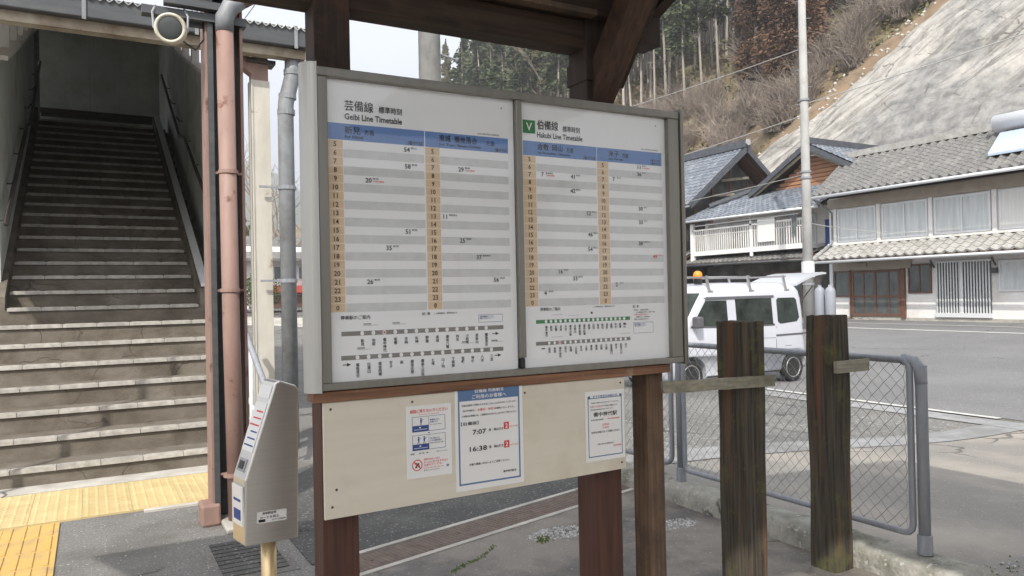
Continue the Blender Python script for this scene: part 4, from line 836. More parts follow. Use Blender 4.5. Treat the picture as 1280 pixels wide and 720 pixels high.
for sd_ in (-1,1):
    vpanel('side_window',m_glassd,[(.62,1.10),(1.42,1.06),(1.42,1.50),(.94,1.50)],.004,side=sd_)
    vpanel('side_window',m_glassd,[(1.62,1.06),(2.50,1.06),(2.50,1.52),(1.62,1.52)],.004,side=sd_)
    vpanel('rear_side_window',m_glassd,[(2.62,1.10),(2.68,1.06),(3.10,1.09),(3.17,1.16),(3.13,1.48),(3.08,1.52),(2.66,1.52),(2.62,1.48)],.004,side=sd_)
    vpanel('window_surround',m_trim,[(.57,1.06),(1.46,1.03),(2.54,1.03),(2.54,1.555),(.92,1.555)],.001,side=sd_)
    vpanel('b_pillar',m_paint,[(1.44,1.00),(1.60,1.00),(1.60,1.57),(1.46,1.57)],.007,side=sd_)
    vpanel('rain_visor',m_trim,[(.93,1.51),(2.56,1.53),(2.56,1.57),(.97,1.565)],.012,side=sd_)
    vpanel('belt_line',m_trim,[(1.45,.835),(2.55,.815),(2.55,.822),(1.45,.842)],.003,side=sd_)
    vpanel('slide_rail',m_trim,[(2.56,.845),(3.34,.855),(3.34,.885),(2.56,.875)],.008,side=sd_)
    vpanel('door_gap',m_trim,[(1.50,.30),(1.512,.30),(1.512,1.02),(1.50,1.02)],.002,side=sd_)
    vpanel('fuel_flap_gap',m_trim,[(2.78,.66),(2.95,.66),(2.95,.668),(2.78,.668)],.002,side=sd_); vpanel('door_gap',m_trim,[(2.56,.62),(2.572,.62),(2.572,1.02),(2.56,1.02)],.002,side=sd_)
    vpanel('door_gap',m_trim,[(.70,.55),(.707,.55),(.707,1.0),(.70,1.0)],.002,side=sd_)
    vpanel('sill_trim',m_trim,[(.95,.215),(2.68,.215),(2.68,.245),(.95,.245)],.003,side=sd_)
    vpanel('door_handle',m_trim,[(1.36,.90),(1.46,.90),(1.46,.925),(1.36,.925)],.018,side=sd_)
    vpanel('door_handle',m_trim,[(1.56,.90),(1.66,.90),(1.66,.925),(1.56,.925)],.018,side=sd_)
    vpanel('side_indicator',m_amber,[(.35,.76),(.41,.76),(.41,.79),(.35,.79)],.012,side=sd_)
    # mirror
    mb=MB(); yy=CY+sd_*(.735); mb.box(FX+.58,FX+.72,yy+sd_*.02 if sd_>0 else yy-.17,yy+.17 if sd_>0 else yy-.02,GX+1.06,GX+1.25); mb.build('wing_mirror',m_trim,vn,bevel=.03)
# windscreen
mb=MB(); P=[(z,vring(z)) for z in (1.06,1.15,1.25,1.35,1.45,1.55,1.63)]; vs=[]
for z,(zz_,fx,rx,hw,r) in P:
    for cy,aa in ((hw-r,(128,145,162,180)),(-hw+r,(180,198,215,232))):
        for a in aa: vs.append((FX+fx+r+(r+.006)*math.cos(R(a))-.004,CY+cy+(r+.006)*math.sin(R(a)),GX+z+.004))
mb.add(vs,[(i*8+j,i*8+j+1,i*8+j+9,i*8+j+8) for i in range(6) for j in range(7)]); mb.build('windscreen',m_glassd,vn,smooth=True)
mb=MB(); mb.box(FX-.03,FX+.02,CY-.35,CY+.35,GX+.30,GX+.42); mb.build('front_grille',m_trim,vn,bevel=.01)
for s in (-1,1):
    mb=MB(); mb.lathe((FX+.03,CY+s*.56,GX+.62),(-1,0,0),[(0,.10),(.03,.095),(.05,.06)],18); mb.build('headlight',m_whitealu,vn,smooth=True)
    mb=MB(); mb.box(FX+3.33,FX+3.378,CY+s*.55-.05,CY+s*.55+.05,GX+.60,GX+.95); mb.build('tail_light',m_red,vn,bevel=.01)
# wheels
def wheel(x,s):
    o=T('wheel',None,None,(FX+x,CY+s*(VW-.10),GX+.27)); o.parent=vn; o.location=Vector(o.location)-Vector(ORIG['parked_van']); 
    c=(FX+x,CY+s*(VW-.165),GX+.268)
    mb=MB(); mb.lathe(c,(0,s,0),[(0,.17),(0,.24),(.03,.266),(.09,.268),(.125,.25),(.14,.22),(.128,.183)],32); mb.build('tyre',m_tyre,o,smooth=True)
    mb=MB(); mb.lathe(c,(0,s,0),[(.126,.186),(.138,.178),(.13,.165),(.10,.155),(.088,.11),(.10,.075),(.12,.06),(.125,.03),(.127,.002)],32); mb.build('rim',m_rim,o,smooth=True)
    mb=MB()
    for i in range(8):
        a=i*math.pi/4; mb.lathe((c[0]+.118*math.cos(a),c[1]+s*.094,c[2]+.118*math.sin(a)),(0,s,0),[(0,.016),(.003,.015)],8)
    mb.build('rim_hole',m_dark,o)
for x in WX:
    for s in (-1,1): wheel(x,s)
# open tailgate
mb=MB(); vs=[]
hx,hz=3.27,1.66
def tg(u,v,off): # u along gate, v across
    x=hx+u*.88; z=hz+.07+.12*math.sin(u*1.9)-.10*u*u*u*.0+.10*u; return (FX+x,CY+v*(.60-.05*u),GX+z+off)
n=8
for off in (0,.045):
    for i in range(n+1):
        for v in (-1,-.5,0,.5,1): vs.append(tg(i/n,v,off*(1-.4*(i==n))))
fs=[]
N=(n+1)*5
for i in range(n):
    for j in range(4): a=i*5+j; fs+=[(a,a+5,a+6,a+1),(N+a,N+a+1,N+a+6,N+a+5)]
    fs+=[(i*5,N+i*5,N+i*5+5,i*5+5),(i*5+4,i*5+9,N+i*5+9,N+i*5+4)]
fs+=[(0,1,2,3,4,N+4,N+3,N+2,N+1,N)[:0] or (0,N,N+1,1)]
fs+=[(k,N+k,N+k+1,k+1) for k in (1,2,3)]+[(n*5+k,n*5+k+1,N+n*5+k+1,N+n*5+k) for k in range(4)]
mb.add(vs,fs); mb.build('tailgate',m_paint,vn)
mb=MB(); vs=[]; 
for i in range(5):
    for v in (-.82,0,.82): p=tg(.12+.13*i,v,-.006); vs.append(p)
mb.add(vs,[(i*3+j,i*3+j+1,i*3+j+4,i*3+j+3) for i in range(4) for j in range(2)]); mb.build('tailgate_glass',m_winp,vn)
for s in (-1,1):
    mb=MB(); mb.tube([(FX+3.30,CY+s*.58,GX+1.35),(FX+3.75,CY+s*.56,GX+1.72)],.012,8); mb.build('gas_strut',m_dark,vn)
# roof rack and beacon
for x in (1.02,1.98,2.86):
    mb=MB(); mb.bar((FX+x,CY-.70,GX+1.90),(FX+x,CY+.70,GX+1.90),.03,.03); mb.build('rack_bar',m_rim,vn)
    for s in (-1,1):
        mb=MB(); mb.bar((FX+x+.05,CY+s*.665,GX+1.66),(FX+x-.02,CY+s*.66,GX+1.92),.05,.022,(0,1,0)); mb.bar((FX+x+.0,CY+s*.665,GX+1.66),(FX+x+.12,CY+s*.665,GX+1.66),.03,.03); mb.build('rack_foot',m_rim,vn)
mb=MB(); mb.tube([(FX+1.0,CY+.5,GX+1.93),(FX+2.9,CY+.5,GX+1.93)],.012,8); mb.build('rack_rail',m_rim,vn)
bc=MB(); bc.lathe((FX+1.12,CY-.34,GX+1.79),(0,0,1),[(0,.07),(.09,.072)],18); bc.build('beacon_base',m_dark,vn)
bc=MB(); bc.lathe((FX+1.12,CY-.34,GX+1.88),(0,0,1),[(0,.072),(.06,.08),(.11,.065),(.135,.03)],18); bc.build('beacon_lens',m_amber,vn,smooth=True)
# ================================================================== UTILITY POLES, WIRES
t=T('utility_pole','tall slim pale concrete utility pole before the white houses','utility pole',(20.1,16.55,.1))
mb=MB(); mb.tube([(20.1,16.55,0),(20.1,16.55,5),(20.1,16.55,14)],.175,20,.10); mb.build('pole',m_poleconc,t,smooth=True)
for z in (1.5,4.9,5.1,7.4): 
    mb=MB(); mb.lathe((20.1,16.55,z),(0,0,1),[(0,.192-.004*z),(.06,.192-.004*z)],20); mb.build('pole_band',m_galv,t)
for i in range(14):
    z=4+i*.55; s=1 if i%2 else -1; mb=MB(); mb.tube([(20.1,16.55,z),(20.1+s*.22,16.55-s*.16,z)],.010,6); mb.build('step_bolt',m_galv,t)
mb=MB(); mb.lathe((20.1,16.55,1.75),(0,0,1),[(0,.2),(.5,.2)],20); mb.build('striped_guard',m_whitealu,t)
t=T('utility_pole','thick grey concrete pole rising behind the timetable board','utility pole',(6.03,14,0))
mb=MB(); mb.tube([(6.03,14,0),(6.03,14,9),(6.03,14,13)],.235,24,.20); mb.build('pole',mat('old_pole_concrete',(.17,.17,.165),(.25,.25,.24),.9,scale=(4,4,1),dirt=(.33,.32,.30),dscale=1.5),t,smooth=True)
mb=MB(); mb.tube([(6.2,14,6.28),(6.62,14,6.22)],.02,8); mb.lathe((6.62,14,6.22),(1,0,-.15),[(0,.045),(.03,.045)],8); mb.build('step_bolt',m_galv,t)
def wire(a,b,sag,r,label,n=14):
    a=Vector(a);b=Vector(b); mb=MB(); mb.tube([a.lerp(b,i/n)-Vector((0,0,sag*4*(i/n)*(1-i/n))) for i in range(n+1)],r,5,cap=False); mb.build('overhead_wire',m_wirec,label=label,cat='wire')
m_wirec=flat('cable_grey',(.33,.33,.32),.6); 
PO=Vector((20.1,16.55,0))
wire(PO+Vector((0,0,9.1)),(19,45,10.5),.5,.016,'upper pale wire crossing the cedar trunks left of the slim pole')
wire(PO+Vector((0,0,6.95)),(19,45,6.6),.5,.018,'pale wire crossing below the cedar trunks to the slim pole')
wire(PO+Vector((0,0,5.05)),(21,48,5.2),.4,.013,'thin dark wire passing above the barn ridge')
wire(PO+Vector((0,0,5.0)),(24.0,19.5,4.5),.1,.012,'service wire from the slim pole to the balcony house')
wire(PO+Vector((0,0,7.3)),(26,-10,12),.6,.016,'pale wire rising right from the slim pole')
wire(PO+Vector((0,0,3.5)),(24.4,14.2,3.2),.2,.010,'faint wire sagging past the upstairs windows')
wire((6.0,14,12),(1.2,60,9.5),.6,.02,'dark wire in the sky between the left post and the concrete pole')
wire((2.0,9,7.5),(2.6,40,10.4),.3,.014,'thin wire in the sky above the cream post')
for k in range(3): wire((1.2+.25*k,12,6.5-.9*k),(5+1.2*k,50,5.2-.8*k),.5,.016,['upper','middle','lower'][k]+' of three faint wires behind the cream post')
t=T('gas_cylinders','two pale gas cylinders standing beside the house corner','gas cylinders',(22,17.7,.15))
for dx,dy in ((0,0.0),(.0,-.42)):
    z=gz(22,17.7); mb=MB(); mb.lathe((22+dx,17.65+dy,z),(0,0,1),[(0,.15),(.04,.17),(1.10,.17),(1.19,.14),(1.24,.08),(1.25,.06),(1.32,.06)],20); mb.build('cylinder',m_cyl,t,smooth=True)
# ================================================================== HOUSES
def tileroof(p00,p10,p01,p11,name,mt,parent,tw=.27,tc=.25,amp=.035,step=.022,thick=.05):
    """p00,p10: eave ends; p01,p11: ridge ends. Pantile relief as real geometry."""
    p00,p10,p01,p11=map(Vector,(p00,p10,p01,p11)); wd=(p10-p00).length; ln=((p01+p11)/2-(p00+p10)/2).length
    nu=max(2,int(wd/tw)); nv=max(2,int(ln/tc)); nrm=(p10-p00).cross(p01-p00).normalized()
    if nrm.z<0: nrm=-nrm
    mb=MB(); S=5; cols=nu*S+1
    for j in range(nv):
        for e in (0,1):
            v=(j+e)/nv
            for i in range(cols):
                u=i/(cols-1); p=(p00.lerp(p10,u)).lerp(p01.lerp(p11,u),v)
                ph=(i%S)/S; h=amp*(math.cos(2*math.pi*ph)*.5+.5)**1.6; h+= step*(1-e)
                mb.v.append(tuple(p+nrm*h))
    for j in range(nv):
        for i in range(cols-1):
            a=(2*j)*cols+i; mb.f.append((a,a+1,a+cols+1,a+cols)); mb.mi.append(0)
            if j<nv-1:
                b=(2*j+1)*cols+i; mb.f.append((b,b+1,b+cols+1,b+cols)); mb.mi.append(0)
    # eave drip face
    o=len(mb.v)
    for i in range(cols): p=Vector(mb.v[i])-nrm*(thick+.02); mb.v.append(tuple(p))
    for i in range(cols-1): mb.f.append((i,i+1,o+i+1,o+i)); mb.mi.append(0)
    ob=mb.build(name,mt,parent,kind='stuff')
    mb=MB(); q=-nrm*thick
    mb.hexa([p00+q,p10+q,p11+q,p01+q,p00-nrm*.004,p10-nrm*.004,p11-nrm*.004,p01-nrm*.004]); mb.build('roof_deck',m_brown,parent)
    return ob
def win(parent,X,y0,y1,z0,z1,pane=m_winp,n=2,frame=m_whitealu,fw=.05,name='window'):
    """window in a facade at plane X facing -X; n sashes side by side"""
    mb=MB(); mb.box(X-.05,X+.0,y0,y1,z0,z0+fw); mb.box(X-.05,X,y0,y1,z1-fw,z1)
    mb.box(X-.05,X,y0,y0+fw,z0+fw,z1-fw); mb.box(X-.05,X,y1-fw,y1,z0+fw,z1-fw)
    w_=(y1-y0)/n
    for i in range(1,n): mb.box(X-.045,X,y0+w_*i-fw*.4,y0+w_*i+fw*.4,z0+fw,z1-fw)
    f=mb.build(name,frame,parent)
    for i in range(n):
        mb=MB(); mb.box(X-.022,X-.012,y0+w_*i+fw*.5,y0+w_*(i+1)-fw*.5,z0+fw*.5,z1-fw*.5); mb.build('pane',pane,f)
    return f
h1=T('white_house','long white two storey house with grey tiled roofs and lattice door','house',(26,15,.2))
X=24.5; YA,YB2=7.0,19.15
def hp(n,mt,*b,par=h1,bevel=0): mb=MB(); mb.box(*b); return mb.build(n,mt,par,bevel=bevel)
hp('wall',m_white,X,30.0,YA,YB2,-.2,4.75)
hp('foundation',m_conc,X-.03,X-.001,YA,YB2-.02,-.2,.33)
hp('eave_band',m_plaster,X-.10,X-.002,YA,YB2,4.34,4.70)
hp('shop_lintel',m_plaster,X-.08,X-.002,15.9,19.1,2.02,2.36)
tileroof((23.45,YA,4.78),(23.45,19.0,4.78),(27.2,YA,6.66),(27.2,20.3,6.66),'roof_tiles',m_tilegrey,h1,tw=.30,tc=.30,amp=.10,step=.012)
tileroof((30.9,YA,4.78),(30.9,19.0,4.78),(27.2,YA,6.66),(27.2,20.3,6.66),'roof_tiles',m_tilegrey,h1,tw=.36,tc=.5,amp=.07)
mb=MB(); mb.bar((27.2,YA,6.78),(27.2,20.3,6.78),.34,.24); mb.build('ridge',m_tilepale,h1)
mb=MB(); mb.tube([(23.40,YA,4.74),(23.40,19.1,4.72)],.055,10); mb.build('gutter',m_whitealu,h1,smooth=True)
tileroof((23.45,YA,2.42),(23.45,19.15,2.42),(24.48,YA,2.96),(24.48,19.15,2.96),'lower_roof_tiles',m_tilepale,h1,tw=.33,tc=.27,amp=.085)
mb=MB(); mb.tube([(23.40,YA,2.33),(23.40,19.15,2.33)],.05,10); mb.build('gutter',m_whitealu,h1,smooth=True)
mb=MB(); mb.tube([(23.42,19.0,4.68),(23.9,18.95,4.45),(24.4,18.95,4.2),(24.4,18.95,3.1),(23.9,19.0,2.7),(23.42,19.05,2.4)],.04,8); mb.build('downpipe',m_pipegrey,h1,smooth=True)
# upper windows in pairs with pilasters
for i,(a,b) in enumerate(((17.18,18.75),(15.28,16.95),(13.25,15.05),(11.2,13.0),(9.2,11.0))):
    win(h1,X-.012,a,b,3.08,4.30,m_winp if i!=3 else m_curt,2,fw=.06)
for y in (18.80,17.0,15.10,13.06,11.03): hp('pilaster',m_white,X-.09,X-.003,y,y+.13,3.0,4.335)
hp('sill_band',m_white,X-.12,X-.001,YA,YB2,2.975,3.05)
# ground floor
hp('corner_post',m_whitealu,X-.10,X-.003,18.98,19.12,.3,2.3)
win(h1,X-.012,18.30,18.95,1.05,2.0,m_wind,1,m_brown,.04)
dr=win(h1,X-.02,16.30,18.22,.36,2.0,m_wind,2,m_brown,.09,name='sliding_door')
for a in (16.72,17.70): hp('door_stile',m_brown,X-.06,X-.036,a,a+.045,.45,1.9)
hp('door_rail',m_brown,X-.062,X-.034,16.38,18.14,1.02,1.10)
mb=MB()
for k in range(10):
    y=18.12-.0-.03*k if k<8 else 18.12-.03*k; 
mb.add([(X-.036,18.12,1.86),(X-.036,17.90,1.86),(X-.036,18.02,1.14),(X-.036,18.12,1.14),(X-.036,17.98,.46),(X-.036,18.12,.46)],[(0,1,2,3),(3,2,4,5)]); mb.build('curtain',m_curt,h1)
hp('brown_post',m_brown,X-.09,X-.003,16.13,16.28,.3,2.02); hp('brown_post',m_brown,X-.09,X-.003,18.23,18.29,.3,2.02)
win(h1,X-.012,15.20,16.02,1.15,2.14,m_wind,2,m_brown,.05)
lt=T('lattice_door',None,None,(X,14.2,.3)); lt.parent=h1; lt.location=Vector((X,14.2,.3))-Vector(ORIG['white_house'])
mb=MB(); mb.box(X-.04,X-.02,13.30,15.02,.45,2.18); mb.build('pane',m_wind,lt)
mb=MB(); mb.box(X-.09,X-.03,13.26,15.06,.36,.50); mb.box(X-.09,X-.03,13.26,15.06,2.14,2.20); mb.build('frame',m_whitealu,lt)
for i in range(19):
    y=13.32+.0925*i; mb=MB(); wv=.035 if i!=9 else .10; mb.box(X-.075,X-.05,y,y+wv,.5,2.14); mb.build('slat',m_whitealu,lt)
win(h1,X-.012,11.5,13.06,1.18,2.14,m_winp,2,m_whitealu,.05)
hp('mailbox',m_gutter,X-.20,X-.01,13.06,13.24,1.75,1.92); hp('meter_box',m_plaster,X-.14,X-.01,17.55,17.95,2.12,2.26)
for y in (15.10,13.15): 
    mb=MB(); mb.bar((X-.05,y,2.0),(X-.25,y,2.24),.04,.05); mb.build('bracket',m_gutter,h1)
# solar heater on the roof
sw=T('solar_water_heater','white solar water heater with blue panel on the grey tiled roof','solar heater',(25.5,12.2,6))
sl=(6.66-4.78)/(27.2-23.45); zr=lambda x:4.78+sl*(x-23.45)+.13
mb=MB(); mb.hexa([(24.35,9.2,zr(24.35)),(24.35,13.25,zr(24.35)),(26.2,13.85,zr(26.2)),(26.2,9.2,zr(26.2)),(24.35,9.2,zr(24.35)+.1),(24.35,13.25,zr(24.35)+.1),(26.2,13.85,zr(26.2)+.1),(26.2,9.2,zr(26.2)+.1)]); mb.build('collector_panel',m_solar,sw,bevel=.02)
mb=MB(); mb.tube([(26.45,9.0,zr(26.4)+.34),(26.45,14.1,zr(26.4)+.34)],.30,16); mb.build('tank',m_whitealu,sw,smooth=True)
# ---------------- balcony house
h2=T('balcony_house','blue grey tiled house with white balcony and orange boarded gable','house',(27,22,.2))
def hq(n,mt,*b,bevel=0): return hp(n,mt,*b,par=h2,bevel=bevel)
hq('wall',m_white,25.6,31,19.4,26.4,-.2,4.7)
hq('upper_wall',m_plaster,27.0,31,19.6,25.6,4.7,5.7)
tileroof((24.1,19.3,4.52),(24.1,26.9,4.60),(27.0,19.3,5.78),(27.0,26.3,5.86),'roof_tiles',m_tileblue,h2,tw=.27,tc=.27,amp=.05)
mb=MB(); mb.tube([(24.05,19.3,4.48),(24.05,26.9,4.56)],.05,8); mb.build('gutter',m_whitealu,h2,smooth=True)
mb=MB(); mb.bar((26.95,19.5,5.90),(26.95,26.2,5.98),.22,.20); mb.bar((26.9,25.2,6.0),(25.4,26.4,5.35),.2,.16); mb.build('ridge',m_ridge,h2)
GY,GZ=21.55,7.42; GX0=26.6
for s in (-1,1):
    ye=GY+s*3.15; tileroof((GX0-.4,ye,5.72),(33,ye,5.72),(GX0-.4,GY,GZ+.02),(33,GY,GZ+.02),'roof_tiles',m_tileblue,h2,tw=.27,tc=.28,amp=.05)
    mb=MB(); mb.bar((GX0-.42,ye,5.62),(GX0-.42,GY,GZ-.08),.08,.20,(0,0,1)); mb.build('bargeboard',m_ridge,h2)
    mb=MB(); mb.bar((GX0-.30,ye-s*.2,5.60),(GX0-.30,GY,GZ-.26),.06,.12,(0,0,1)); mb.build('gable_rafter',m_plank,h2)
mb=MB(); mb.bar((GX0-.5,GY,GZ+.14),(33,GY,GZ+.14),.26,.26); mb.build('ridge',m_ridge,h2)
mb=MB(); mb.prism([(GY-2.6,5.6),(GY+2.6,5.6),(GY,GZ-.14)],lambda p:(GX0+.25,p[0],p[1]),lambda p:(30,p[0],p[1])); mb.build('gable_wall',m_darkwall,h2)
for i in range(9):
    z=5.72+.17*i; hw=(GZ-.14-z-.15)/(GZ-5.74)*2.55
    if hw<.15: break
    mb=MB(); mb.hexa([(GX0+.16,GY-hw,z),(GX0+.24,GY-hw,z),(GX0+.24,GY+hw,z),(GX0+.16,GY+hw,z),(GX0+.19,GY-hw,z+.15),(GX0+.24,GY-hw,z+.15),(GX0+.24,GY+hw,z+.15),(GX0+.19,GY+hw,z+.15)]); mb.build('gable_board',m_orange,h2)
# balcony
hq('balcony_floor',m_white,24.4,25.6,20.2,26.6,2.98,3.18)
hq('balcony_end_post',m_white,24.38,24.50,26.42,26.62,2.7,4.45); hq('corner_column',m_white,25.2,25.62,26.3,26.5,2.6,4.5)
hq('balcony_rail',m_white,24.38,24.44,20.2,26.5,4.10,4.17); hq('balcony_rail',m_white,24.39,24.43,20.2,26.4,3.86,3.89)
mb=MB(); mb.box(24.38,24.45,22.9,23.02,2.8,4.6); mb.build('balcony_post',m_white,h2)
for i in range(48): 
    y=20.3+.128*i; mb=MB(); mb.box(24.39,24.43,y,y+.035,3.18,4.10); mb.build('baluster',m_white,h2)
hq('laundry_pole',m_whitealu,24.30,24.335,20.4,26.2,4.32,4.355)
win(h2,25.58,20.6,22.4,3.2,4.4,m_winp,2); win(h2,25.58,23.2,26.0,3.2,4.4,m_winp,3); hq('open_window',m_wind,25.52,25.575,24.45,25.15,3.25,4.2)
hq('hanging_towel',m_curt,24.30,24.32,21.6,22.5,3.35,4.33); hq('hanging_cloth',m_wind,24.31,24.33,20.55,20.75,3.55,4.33)
tileroof((24.05,19.9,2.58),(24.05,27.2,2.62),(25.5,19.9,3.02),(25.5,27.2,3.06),'lower_roof_tiles',m_tilegrey,h2,tw=.27,tc=.27,amp=.05)
mb=MB(); mb.tube([(24.0,19.9,2.5),(24.0,27.2,2.54)],.05,8); mb.build('gutter',m_gutter,h2,smooth=True)
hq('blue_shutter',m_blue,25.45,25.58,19.45,20.1,3.0,4.1)
hq('ground_wall',m_darkwall,25.2,25.59,19.5,26.4,0,2.5)
win(h2,25.19,21.0,23.0,.9,2.1,m_wind,2,m_brown)
# ---------------- barn
h3=T('barn','dark gabled storehouse with steep blue grey tiled roof','barn',(28,30,0))
BXc,BYf,BZr=28.1,26.6,8.35
for s in (-1,1):
    xe=BXc+s*3.75; tileroof((xe,BYf,5.40),(xe,36,5.40),(BXc,BYf,BZr),(BXc,36,BZr),'roof_tiles',m_tileblue,h3,tw=.30,tc=.30,amp=.055)
    mb=MB(); mb.bar((xe,BYf-.03,5.30),(BXc,BYf-.03,BZr-.10),.09,.24,(0,0,1)); mb.build('bargeboard',m_ridge,h3)
    mb=MB(); mb.bar((xe,BYf+.35,5.26),(BXc,BYf+.35,BZr-.2),.08,.12,(0,0,1)); mb.build('gable_rafter',m_brown,h3)
mb=MB(); mb.bar((BXc,BYf-.1,BZr+.16),(BXc,36,BZr+.16),.34,.36); mb.build('ridge',m_ridge,h3)
mb=MB(); mb.lathe((BXc,BYf-.16,BZr+.22),(0,1,0),[(0,.16),(.08,.16)],12); mb.build('ridge_end_tile',m_tilepale,h3)
mb=MB(); mb.prism([(BXc-3.2,-.2),(BXc+3.2,-.2),(BXc+3.2,5.5),(BXc,8.0),(BXc-3.2,5.5)],lambda p:(p[0],BYf+1.0,p[1]),lambda p:(p[0],35.5,p[1])); mb.build('wall',m_darkwall,h3)
for i in range(5): 
    x=BXc-2.6+i*1.2; mb=MB(); zt_=7.6-abs(x-BXc)*.78; mb.box(x,x+.09,BYf+.94,BYf+.998,2.5,zt_); mb.build('wall_batten',m_brown,h3)
for z,l in ((6.75,1.4),(6.0,2.2)): mb=MB(); mb.bar((BXc-l*.7,BYf+.7,z),(BXc+l*.6,BYf+.7,z+.25),.08,.12); mb.build('gable_tie',m_plank,h3)
mb=MB(); mb.tube([(24.3,BYf-.05,5.30),(24.3,36,5.30)],.05,8); mb.build('gutter',m_pipegrey,h3,smooth=True)
mb=MB(); mb.box(24.6,24.9,27.3,29,0,2.8); mb.build('lean_to_wall',m_darkwall,h3)
tileroof((24.0,27.0,2.75),(24.0,31,2.75),(25.4,27.0,3.4),(25.4,31,3.4),'lower_roof_tiles',m_tilegrey,h3,tw=.3,tc=.3,amp=.05)
# ---------------- far house seen through the gap
h4=T('distant_house','distant white house with red awning seen between the posts on the left','house',(9,44,1))
zg=.85
hx_=lambda n,mt,*b: hp(n,mt,*b,par=h4)
hx_('wall',m_white,5.5,17,44.5,50,zg,4.4)
mb=MB(); mb.hexa([(4.6,43.4,3.55),(17.5,43.4,3.55),(17.5,47.3,5.05),(4.6,47.3,5.05),(4.6,43.4,3.68),(17.5,43.4,3.68),(17.5,47.3,5.2),(4.6,47.3,5.2)]); mb.hexa([(4.6,51,3.55),(17.5,51,3.55),(17.5,47.3,5.05),(4.6,47.3,5.05),(4.6,51,3.68),(17.5,51,3.68),(17.5,47.3,5.2),(4.6,47.3,5.2)]); mb.build('roof',m_tilegrey,h4)
hx_('red_awning',m_redband,8.4,13,43.9,44.45,1.75,2.15)
for x in (9.2,10.6,12.2): 
    mb=MB(); mb.box(x,x+.9,44.42,44.49,2.5,3.3); f=mb.build('window',m_whitealu,h4); mb=MB(); mb.box(x+.06,x+.84,44.40,44.415,2.56,3.24); mb.build('pane',m_wind,f)
hx_('ground_opening',m_brown,9,12.6,44.38,44.48,.9,1.7)
# bush and roadside rail on the left
def blob(name,label,cat,c,rx,rz,n,mt,sd,leaf=.09,group=None):
    random.seed(sd); mb=MB()
    for i in range(n):
        a=random.random()*6.283; e=math.acos(random.uniform(-1,1)); q=random.random()**.35
        k=1+.25*noise.noise(Vector((math.cos(a)*2,math.sin(a)*2,e*1.5+sd)))
        p=Vector((c[0]+rx*q*k*math.sin(e)*math.cos(a),c[1]+rx*q*k*math.sin(e)*math.sin(a),c[2]+rz+rz*q*k*math.cos(e)))
        u=Vector((random.gauss(0,1),random.gauss(0,1),random.gauss(0,1))).normalized()*leaf; v=u.cross(Vector((random.gauss(0,1),random.gauss(0,1),random.gauss(0,1)))).normalized()*leaf*.5
        mb.add([p-u,p+v,p+u,p-v],[(0,1,2,3)])
    t=T(name,label,cat,(c[0],c[1],c[2]),group); mb.build('foliage',mt,t)
    mb=MB(); mb.tube([(c[0],c[1],c[2]-.2),(c[0],c[1],c[2]+rz)],.08,6); mb.build('stem',m_bark,t)
blob('round_bush','rounded green bush before the distant white house','bush',(7.55,40,.85),1.1,.95,2600,m_bushg,5,.07)
blob('round_bush','small brown leaved bush right of the grey downpipe','bush',(10.6,40.5,.9),.7,.7,1200,m_leafC,6,.07)
t=T('roadside_fence','low dark mesh fence along the distant road','fence',(8,38,.8))
mb=MB(); 
for i in range(14): mb.tube([(4+i*1.1,38.4,.3),(4+i*1.1,38.4,1.62)],.03,6)
mb.build('posts',m_rail,t,kind='stuff')
mb=MB(); mb.tube([(4,38.4,1.6),(18.5,38.4,1.6)],.03,6); mb.build('top_rail',m_rail,t)
mb=MB()
for i in range(100): x=4+i*.145; mb.tube([(x,38.4,.7),(x+.5,38.4,1.6)],.008,3,cap=False); mb.tube([(x+.5,38.4,.7),(x,38.4,1.6)],.008,3,cap=False)
mb.build('wire_mesh',m_rail,t,kind='stuff')
sheet('far_road',m_conc,-10,30,33.5,37.6,40,4,.012)
# ================================================================== HILL
BND=[(33,52),(38,44.5),(42.3,39.2),(44.2,36.8),(48.1,32.6),(51.8,29.3),(60,22.5),(80,10)]
def ybnd(x):
    if x<BND[0][0]: return BND[0][1]
    for a,b in zip(BND,BND[1:]):
        if x<=b[0]: t=(x-a[0])/(b[0]-a[0]); return a[1]+(b[1]-a[1])*t
    return BND[-1][1]
def zh(x,y):
    foot=33+ (6*sm(70,140,y)); s=max(0,x-foot)
    z=1.1*s; top=33+26*sm(0,1,(45-y)/45)*1.0
    z=z if z<top*.75 else top*.75+(z-top*.75)*.45
    z=min(z,top+.06*(z-top)) if z>top else z
    n=noise.fractal(Vector((x*.09,y*.09,0)),1,2,4)*1.0*sm(0,6,s)
    return .2+z+n
xs=rng(31,100,70)+[120,160,240,500]; ys=rng(-30,200,150)+[260,400,900]
hl=grid(xs,ys,zh,-.3).build('hillside',m_hill,kind='structure',smooth=True)
# mortar slope: own sheet, proud of the hill
def zm(x,y):
    s=max(0,x-33); q=Vector((x*.16,y*.05,2)); r_=noise.ridged_multi_fractal(Vector((x*.22+y*.10,y*.12,1)),1,2,5,1,2)*.28+noise.ridged_multi_fractal(Vector((x*.5+y*.5,y*.9-x*.2,3)),1,2,4,1,2)*.10
    return .2+1.1*s+noise.fractal(q,1,2,4)*.7*sm(0,3,s)+r_*sm(0,3,s)
mb=MB(); nx,ny=190,210
for j in range(ny+1):
    for i in range(nx+1):
        x=32.5+(62-32.5)*i/nx; yb=ybnd(x)+.5*noise.noise(Vector((x*.8,0,3))); y=-12+(yb+12)*(j/ny)
        edge=sm(0,1.0,(yb-y)); z=zm(x,y)+ .55*edge-.25; mb.v.append((x,y,z))
for j in range(ny):
    for i in range(nx): a=j*(nx+1)+i; mb.f.append((a,a+1,a+nx+2,a+nx+1)); mb.mi.append(0)
ms=mb.build('mortar_slope',m_slope,kind='structure',smooth=True)
